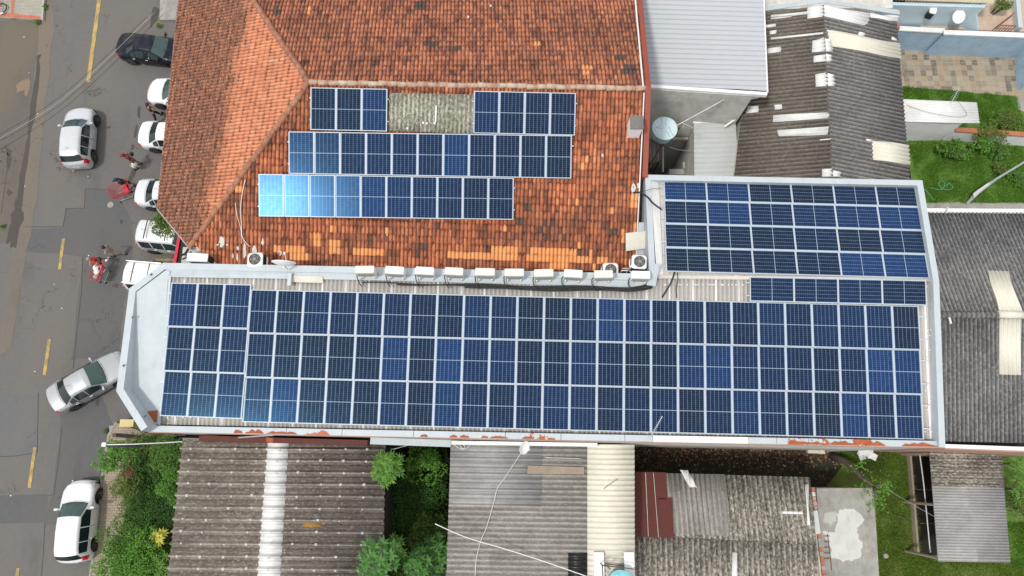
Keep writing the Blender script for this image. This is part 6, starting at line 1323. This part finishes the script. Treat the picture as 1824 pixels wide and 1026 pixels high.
def star_tree(px, py, z, R_, rosettes, L, mat, label, name='star_leaf_tree', cat='tree', seed=1, blades=11, ground=.05, W=.055, sub=True, spread=None):
    rr = random.Random(seed); c = P(px, py, z); r = thing(name, (c.x, c.y, ground), label, cat); mb = MB(); st = MB(); base = Vector((c.x, c.y, ground)); st.tube([base, base.lerp(c, .7)], [.08, .05], 7)
    for k in range(rosettes):
        a = 2.399*k; q = math.sqrt((k+.5)/rosettes); o = c+Vector((math.cos(a)*R_*q, math.sin(a)*R_*q, (1-q*q)*R_*.6+rr.uniform(-.08, .08))); st.tube([base.lerp(c, .65), o], [.03, .012], 5)
        for b_ in range(blades):
            t = 2*math.pi*(b_+rr.uniform(-.25, .25))/blades; up_ = rr.uniform(.05, .6); d = Vector((math.cos(t), math.sin(t), up_)).normalized(); s = Vector((-math.sin(t), math.cos(t), 0)); ln = L*rr.uniform(.75, 1.15); bi = len(mb.v)
            p1 = o+d*ln*.45; p2 = o+d*ln*.95-Vector((0, 0, ln*.28)); mb.v += [o, p1+s*W, p2, p1-s*W, p1+Vector((0, 0, .01))]; mb.f += [(bi, bi+1, bi+4), (bi+1, bi+2, bi+4), (bi+2, bi+3, bi+4), (bi+3, bi, bi+4)]; mb.mi += [0]*4
    mb.build('crown', mat, r, world=True); st.build('trunk', M['bark'], r, world=True); return r
# planting bed, lower left (pixel x, y, height, rx, ry, h, leaves, leaf size)
bed = [
 (212, 812, 1.5, .95, .55, .8, 1500, .13, 'leafC', 'bright light green shrub reaching over the footpath near the kerb post', 'shrub', None),
 (262, 790, 1.6, .85, .6, .9, 1500, .10, 'leafD', 'yellowish green shrub right under the parapet corner', 'shrub', None),
 (303, 806, 2.4, .55, .9, 1.2, 1700, .09, 'leafA', 'dense green shrub against the upper left corner of wide-wave roof', 'shrub', None),
 (256, 826, 1.5, .7, .55, .9, 1300, .10, 'leafB', 'dark shrub with small red flowers below the service cable', 'shrub', 'leafR'),
 (232, 862, 1.3, .6, .9, .8, 1700, .10, 'leafD', 'olive green shrub bordering the footpath beside the white hatchback', 'shrub', None),
 (276, 872, 1.0, .9, .9, .7, 1700, .11, 'leafB', 'dark green shrub in the middle of the planting bed', 'shrub', None),
 (306, 862, 2.2, .45, .75, 1.0, 1300, .11, 'leafC', 'bright green shrub halfway down the edge of wide-wave roof', 'shrub', None),
 (248, 905, 1.2, .75, .7, .8, 1500, .09, 'leafB', 'dark feathery shrub above the yellow-leaved plant', 'shrub', None),
 (212, 958, 1.5, .75, .85, .9, 1900, .10, 'leafA', 'grey-green shrub spilling over the footpath at lower left', 'shrub', None),
 (246, 985, 1.7, .9, .8, .9, 2000, .14, 'leafC', 'broad-leaved bright green shrub below the yellow-leaved plant', 'shrub', None),
 (206, 1016, 1.6, .8, .7, .9, 1600, .11, 'leafC', 'green shrub at the bottom edge beside the footpath', 'shrub', None),
 (300, 915, 1.0, .6, .6, .7, 1000, .1, 'leafB', 'shaded shrub between yellow-leaved plant and wide-wave roof', 'shrub', None)]
for k, (x, y, z, rx, ry, h, n, lf, m_, lb, ct, fl) in enumerate(bed): shrub(x, y, z, rx*1.12, ry*1.12, h, int(n*1.45), lf, M[m_], lb, ct, seed=30+k, clumps=24, flower=M[fl] if fl else None)
star_tree(284, 958, 1.6, .28, 4, .36, M['leafY'], 'yellow-leaved rosette plant standing out among the dark shrubs', 'yellow_leaf_plant', 'plant', 5, 12, W=.05)
star_tree(288, 1004, 1.6, .55, 6, .34, M['papaya'], 'spiky star-leaved plant at the bottom of the planting bed', 'star_leaf_plant', 'plant', 6, 10, W=.03)
shrub(297, 398, 4.2, .62, .62, .9, 1500, .12, M['leafD'], 'small tree crown poking out beside the tile eave over parked estate', 'tree', 'small_tree', 61, 14)
# shaded garden between the roofs
star_tree(690, 834, 7.3, .62, 17, .34, M['papaya'], 'bright tree of star-shaped leaves overlapping the wide-wave roof edge', seed=7, blades=12, W=.035)
star_tree(674, 996, 7.1, .80, 17, .38, M['papayaB'], 'tree of bluish star-shaped leaves at the lower edge of wide-wave roof', seed=8, blades=9, W=.06)
star_tree(772, 985, 3.8, .75, 12, .38, M['papayaB'], 'star-leaved tree beside the bottom left corner of grey roof', seed=9, blades=9, W=.06)
star_tree(742, 1006, 4.6, .62, 12, .36, M['papayaB'], 'middle star-leaved tree at the bottom of the shaded garden', seed=10, blades=9, W=.055)
star_tree(705, 975, 5.0, .45, 8, .34, M['papaya'], 'smaller star-leaved tree beside the roof edge low in the shaded garden', seed=11, blades=10, W=.045)
shrub(757, 827, 3.5, .8, .75, .9, 1500, .13, M['leafC'], 'round-leaved green tree in the upper part of the shaded garden', 'tree', 'broadleaf_tree', 71, 16)
shrub(772, 793, 3.0, .22, .22, .4, 220, .12, M['leafC'], 'small green tuft just below the parapet in the shaded garden', 'shrub', 'shrub', 72, 5)
shrub(735, 900, 2.9, 1.3, 1.3, 1.0, 4600, .095, M['leafB'], 'dark feathery tree in the middle of the shaded garden', 'tree', 'feathery_tree', 73, 34)
shrub(762, 950, 3.0, .75, .7, .9, 1500, .14, M['leafD'], 'olive narrow-leaved shrub below the dark feathery tree', 'shrub', 'shrub', 74, 16)
shrub(718, 955, 1.5, 1.2, 1.2, .8, 1800, .12, M['leafB'], 'deep shade shrub near the lower middle of the shaded garden', 'shrub', 'shrub', 75, 20)
shrub(735, 1015, 2.8, 1.0, .7, .9, 1500, .13, M['leafA'], 'green shrub at the bottom edge between the two star-leaved trees', 'shrub', 'shrub', 76, 16)
# right-hand gardens
for k, a in enumerate([(1700, 262, .8, .75, .55, .6, 900, .17, 'leafA', 'leafy green shrub in front of the white outbuilding corner', 'shrub'), (1716, 275, .5, .3, .3, .3, 260, .15, 'leafC', 'little pale green plant just below the outbuilding shrub', 'plant'),
    (1768, 232, 1.2, 1.0, .5, .8, 1300, .11, 'leafD', 'olive shrub growing over the orange wall coping', 'shrub'), (1748, 252, .9, .6, .5, .6, 800, .14, 'leafC', 'green shrub leaning on the white garden wall', 'shrub'), (1800, 215, .9, .9, .6, .7, 1200, .1, 'leafD', 'yellow-green shrub at the right edge above the garden wall', 'shrub'),
    (1783, 268, .7, .5, .5, .5, 500, .13, 'leafA', 'small shrub below the garden wall near the leaning post', 'shrub'), (1780, 300, .5, .35, .3, .3, 300, .12, 'leafD', 'sparse plant with yellowish leaves beside the leaning post', 'plant'),
    (1787, 6, 2.7, .42, .38, .8, 900, .10, 'leafD', 'round potted bush on the beige tiled patio', 'bush'), (1815, 310, .5, .6, .5, .5, 500, .1, 'leafA', 'low green plant at the right edge of the upper lawn', 'plant')]):
    x, y, z, rx, ry, h, n, lf, m_, lb, ct = a; shrub(x, y, z, rx, ry, h, n, lf, M[m_], lb, ct, 'shrub' if ct == 'shrub' else 'garden_plant', 90+k, 10, ground=.02)
star_tree(1808, 826, 1.6, .35, 4, .36, M['papaya'], 'spiky light green plant in the dark corner right of the shed', 'star_leaf_plant', 'plant', 15, 11, W=.03)
star_tree(1818, 872, 1.6, .6, 8, .36, M['papaya'], 'larger spiky green plant at the right edge beside the shed', 'star_leaf_plant', 'plant', 16, 11, W=.03)
shrub(1820, 905, 1.4, .5, .7, .7, 900, .12, M['leafD'], 'green shrub at the right edge beside the lower half of shed', 'shrub', 'shrub', 101, 10, ground=.02)
# bare branching tree on the lower lawn
r = thing('bare_tree', P(1500, 812, 0), 'leaning bare tree with a few leaves beside the concrete slab', 'tree'); mb = MB()
mb.tube([P(1482, 812, .1), P(1505, 822, 1.0), P(1524, 838, 1.9), P(1540, 856, 2.7), P(1556, 866, 3.2)], [.20, .16, .13, .11, .10], 9); mb.tube([P(1556, 866, 3.2), P(1566, 864, 3.5), P(1577, 862, 3.7)], [.08, .06, .05], 7); mb.tube([P(1556, 866, 3.2), P(1558, 876, 3.6), P(1562, 884, 3.8)], [.09, .06, .05], 7); mb.build('trunk', M['bark'], r, world=True, smooth=True)
mb = MB(); rr = random.Random(44)
for (cx_, cy_, n_) in ((1575, 868, 90), (1562, 895, 70), (1547, 870, 40), (1534, 832, 30)):
    for k in range(n_): p = P(cx_+rr.gauss(0, 9), cy_+rr.gauss(0, 7), 3.3+rr.uniform(-.4, .4)); leaf_quads(mb, p, Vector((rr.uniform(-1, 1), rr.uniform(-1, 1), rr.uniform(-.3, .3))).normalized(), Vector((0, 0, 1)), .16, .07)
mb.build('leaves', M['leafC'], r, world=True)
cable([P(1598, 918, .1), P(1610, 922, .15), P(1622, 931, .1)], .03, M['bark'], 'short dark twig lying on the lower lawn', 'twig', name='twig')
q = P(1578, 990, .06); mb = MB(); mb.lathe([(.17, -.06), (.12, .05), (.05, .08)], n=7); mb.build('stone', M['concrete'], None, loc=q, label='pale stone half buried in the lower lawn', cat='stone')
cable([P(1575, 868, 3.3), P(1620, 895, 3.0), P(1664, 920, 2.9)], .007, M['steel'], 'thin clothes line from the bare tree to the shed')
# grass blades as ground cover
def grass(name, poly, n, hgt, mat, seed, clump=.5):
    rr = random.Random(seed); mb = MB(); xs = [p[0] for p in poly]; ys = [p[1] for p in poly]; k = 0
    while k < n:
        a, b = rr.uniform(min(xs), max(xs)), rr.uniform(min(ys), max(ys))
        if not pin((a, b), poly): continue
        p = P(a, b, .0)
        d_ = mnoise.noise(Vector((p.x*1.2, p.y*1.2, seed)))
        if d_ < -.25 and rr.random() < clump: k += 1; continue
        k += 1; t = rr.random()*6.283; h_ = hgt*rr.uniform(.5, 1.2)*(1+.5*d_); s = Vector((math.cos(t), math.sin(t), 0))*.018; tip = p+Vector((rr.gauss(0, .05), rr.gauss(0, .05), h_)); bi = len(mb.v); mb.v += [p-s, p+s, tip]; mb.f.append((bi, bi+1, bi+2)); mb.mi.append(0)
    mb.build(name, mat, None, world=True, loc=P(sum(xs)/len(xs), sum(ys)/len(ys), 0), kind='stuff', label='short green grass blades covering the lawn', cat='grass')
grass('grass', [(1480, 800), (1622, 803), (1640, 985), (1672, 1000), (1824, 1005), (1824, 1030), (1566, 1030), (1560, 865)], 42000, .10, M['blade'], 3)
grass('grass', [(1615, 250), (1828, 262), (1828, 362), (1648, 362)], 26000, .12, M['blade2'], 4)
grass('grass', [(1606, 154), (1812, 172), (1828, 240), (1745, 226), (1740, 182), (1608, 178)], 15000, .12, M['blade2'], 5)
grass('grass', [(1788, 930), (1830, 930), (1830, 1010), (1802, 1010)], 5000, .1, M['blade2'], 6)
for k, (x, y, lb) in enumerate([(80, 12, 'strip of weeds along the white kerb at upper left'), (66, 39, 'weeds at the corner of the red bordered pavement'), (284, 45, 'weed tuft at the kerb above the dark blue sedan'), (183, 850, 'weeds growing on the kerb beside the white hatchback'), (178, 880, 'lower weed tuft on the kerb beside the white hatchback'), (3, 402, 'weed clump at the left edge of the asphalt lot'), (190, 768, 'weed tuft near the yellow block at the kerb')]):
    shrub(x, y, .12, .14 if k else .1, .3 if k in (0, 3) else .12, .1, 160, .07, M['leafA'], lb, 'weeds', 'weeds', 120+k, 6, ground=.0)
def ground_leaves(poly, n, seed, mat, label, z=.25):
    rr = random.Random(seed); mb = MB(); xs = [p[0] for p in poly]; ys = [p[1] for p in poly]; k = 0
    while k < n:
        a, b = rr.uniform(min(xs), max(xs)), rr.uniform(min(ys), max(ys))
        if not pin((a, b), poly): continue
        k += 1; leaf_quads(mb, P(a, b, z+rr.uniform(0, .35)), Vector((rr.uniform(-1, 1), rr.uniform(-1, 1), rr.uniform(.1, .7))).normalized(), Vector((0, 0, 1)), rr.uniform(.12, .24), rr.uniform(.07, .12))
    mb.build('ground_cover', M[mat], None, world=True, loc=P(sum(xs)/len(xs), sum(ys)/len(ys), 0), kind='stuff', label=label, cat='plants')
ground_leaves([(240, 785), (325, 782), (318, 1030), (195, 1030), (212, 960), (230, 900), (222, 850)], 5200, 51, 'leafA', 'low leafy ground cover between the shrubs of the planting bed')
ground_leaves([(690, 800), (798, 800), (794, 1030), (690, 1030)], 3600, 52, 'leafB', 'low leafy ground cover in the shaded garden', .8)
# litter on the road
rr = random.Random(33)
for k in range(14):
    x, y = rr.uniform(10, 290), rr.uniform(10, 1010)
    if 165 < x and y > 700: continue
    q = P(x, y, .02); mb = MB(); mb.box((0, 0, 0), (rr.uniform(.03, .07), rr.uniform(.03, .06), .02), rr.random()*3); mb.build('litter_scrap', M['white'], None, loc=q, label='tiny pale scrap of litter lying on the asphalt', cat='litter', group='pale litter scraps on the asphalt')
q = P(199, 765, .05); mb = MB(); mb.box((0, 0, 0), (.2, .4, .08), .3); mb.build('rubble_piece', M['concrete'], None, loc=q, label='pale rubble piece on the kerb by the yellow block', cat='rubble')
q = P(197, 365, .02); mb = MB(); mb.lathe([(.19, 0), (.18, .02), (.05, .025)], n=20); mb.build('manhole_cover', M['concrete'], None, loc=q, label='worn pale manhole cover in the dark asphalt patch', cat='manhole cover')
# leaf litter pieces by the parapet foot
mb = MB(); rr = random.Random(77)
for k in range(2600):
    x = rr.uniform(1132, 1500); y = 797+abs(rr.gauss(0, 16)); p = P(x, y, .03); leaf_quads(mb, p, Vector((rr.uniform(-1, 1), rr.uniform(-1, 1), .1)).normalized(), Vector((0, 0, 1)), rr.uniform(.08, .2), .08, .05)
g = G('dry_leaves'); x_ = g.n('ShaderNodeNewGeometry'); md = g.fin(g.ramp(x_.outputs['Random Per Island'], [(0, (.02, .014, .01)), (.5, (.06, .034, .018)), (.85, (.17, .09, .045)), (1, (.34, .28, .22))]), .9)
mb.build('dry_leaves', md, None, world=True, loc=P(1300, 810, 0), kind='stuff', label='scattered dry brown leaves along the foot of the long building', cat='leaves')
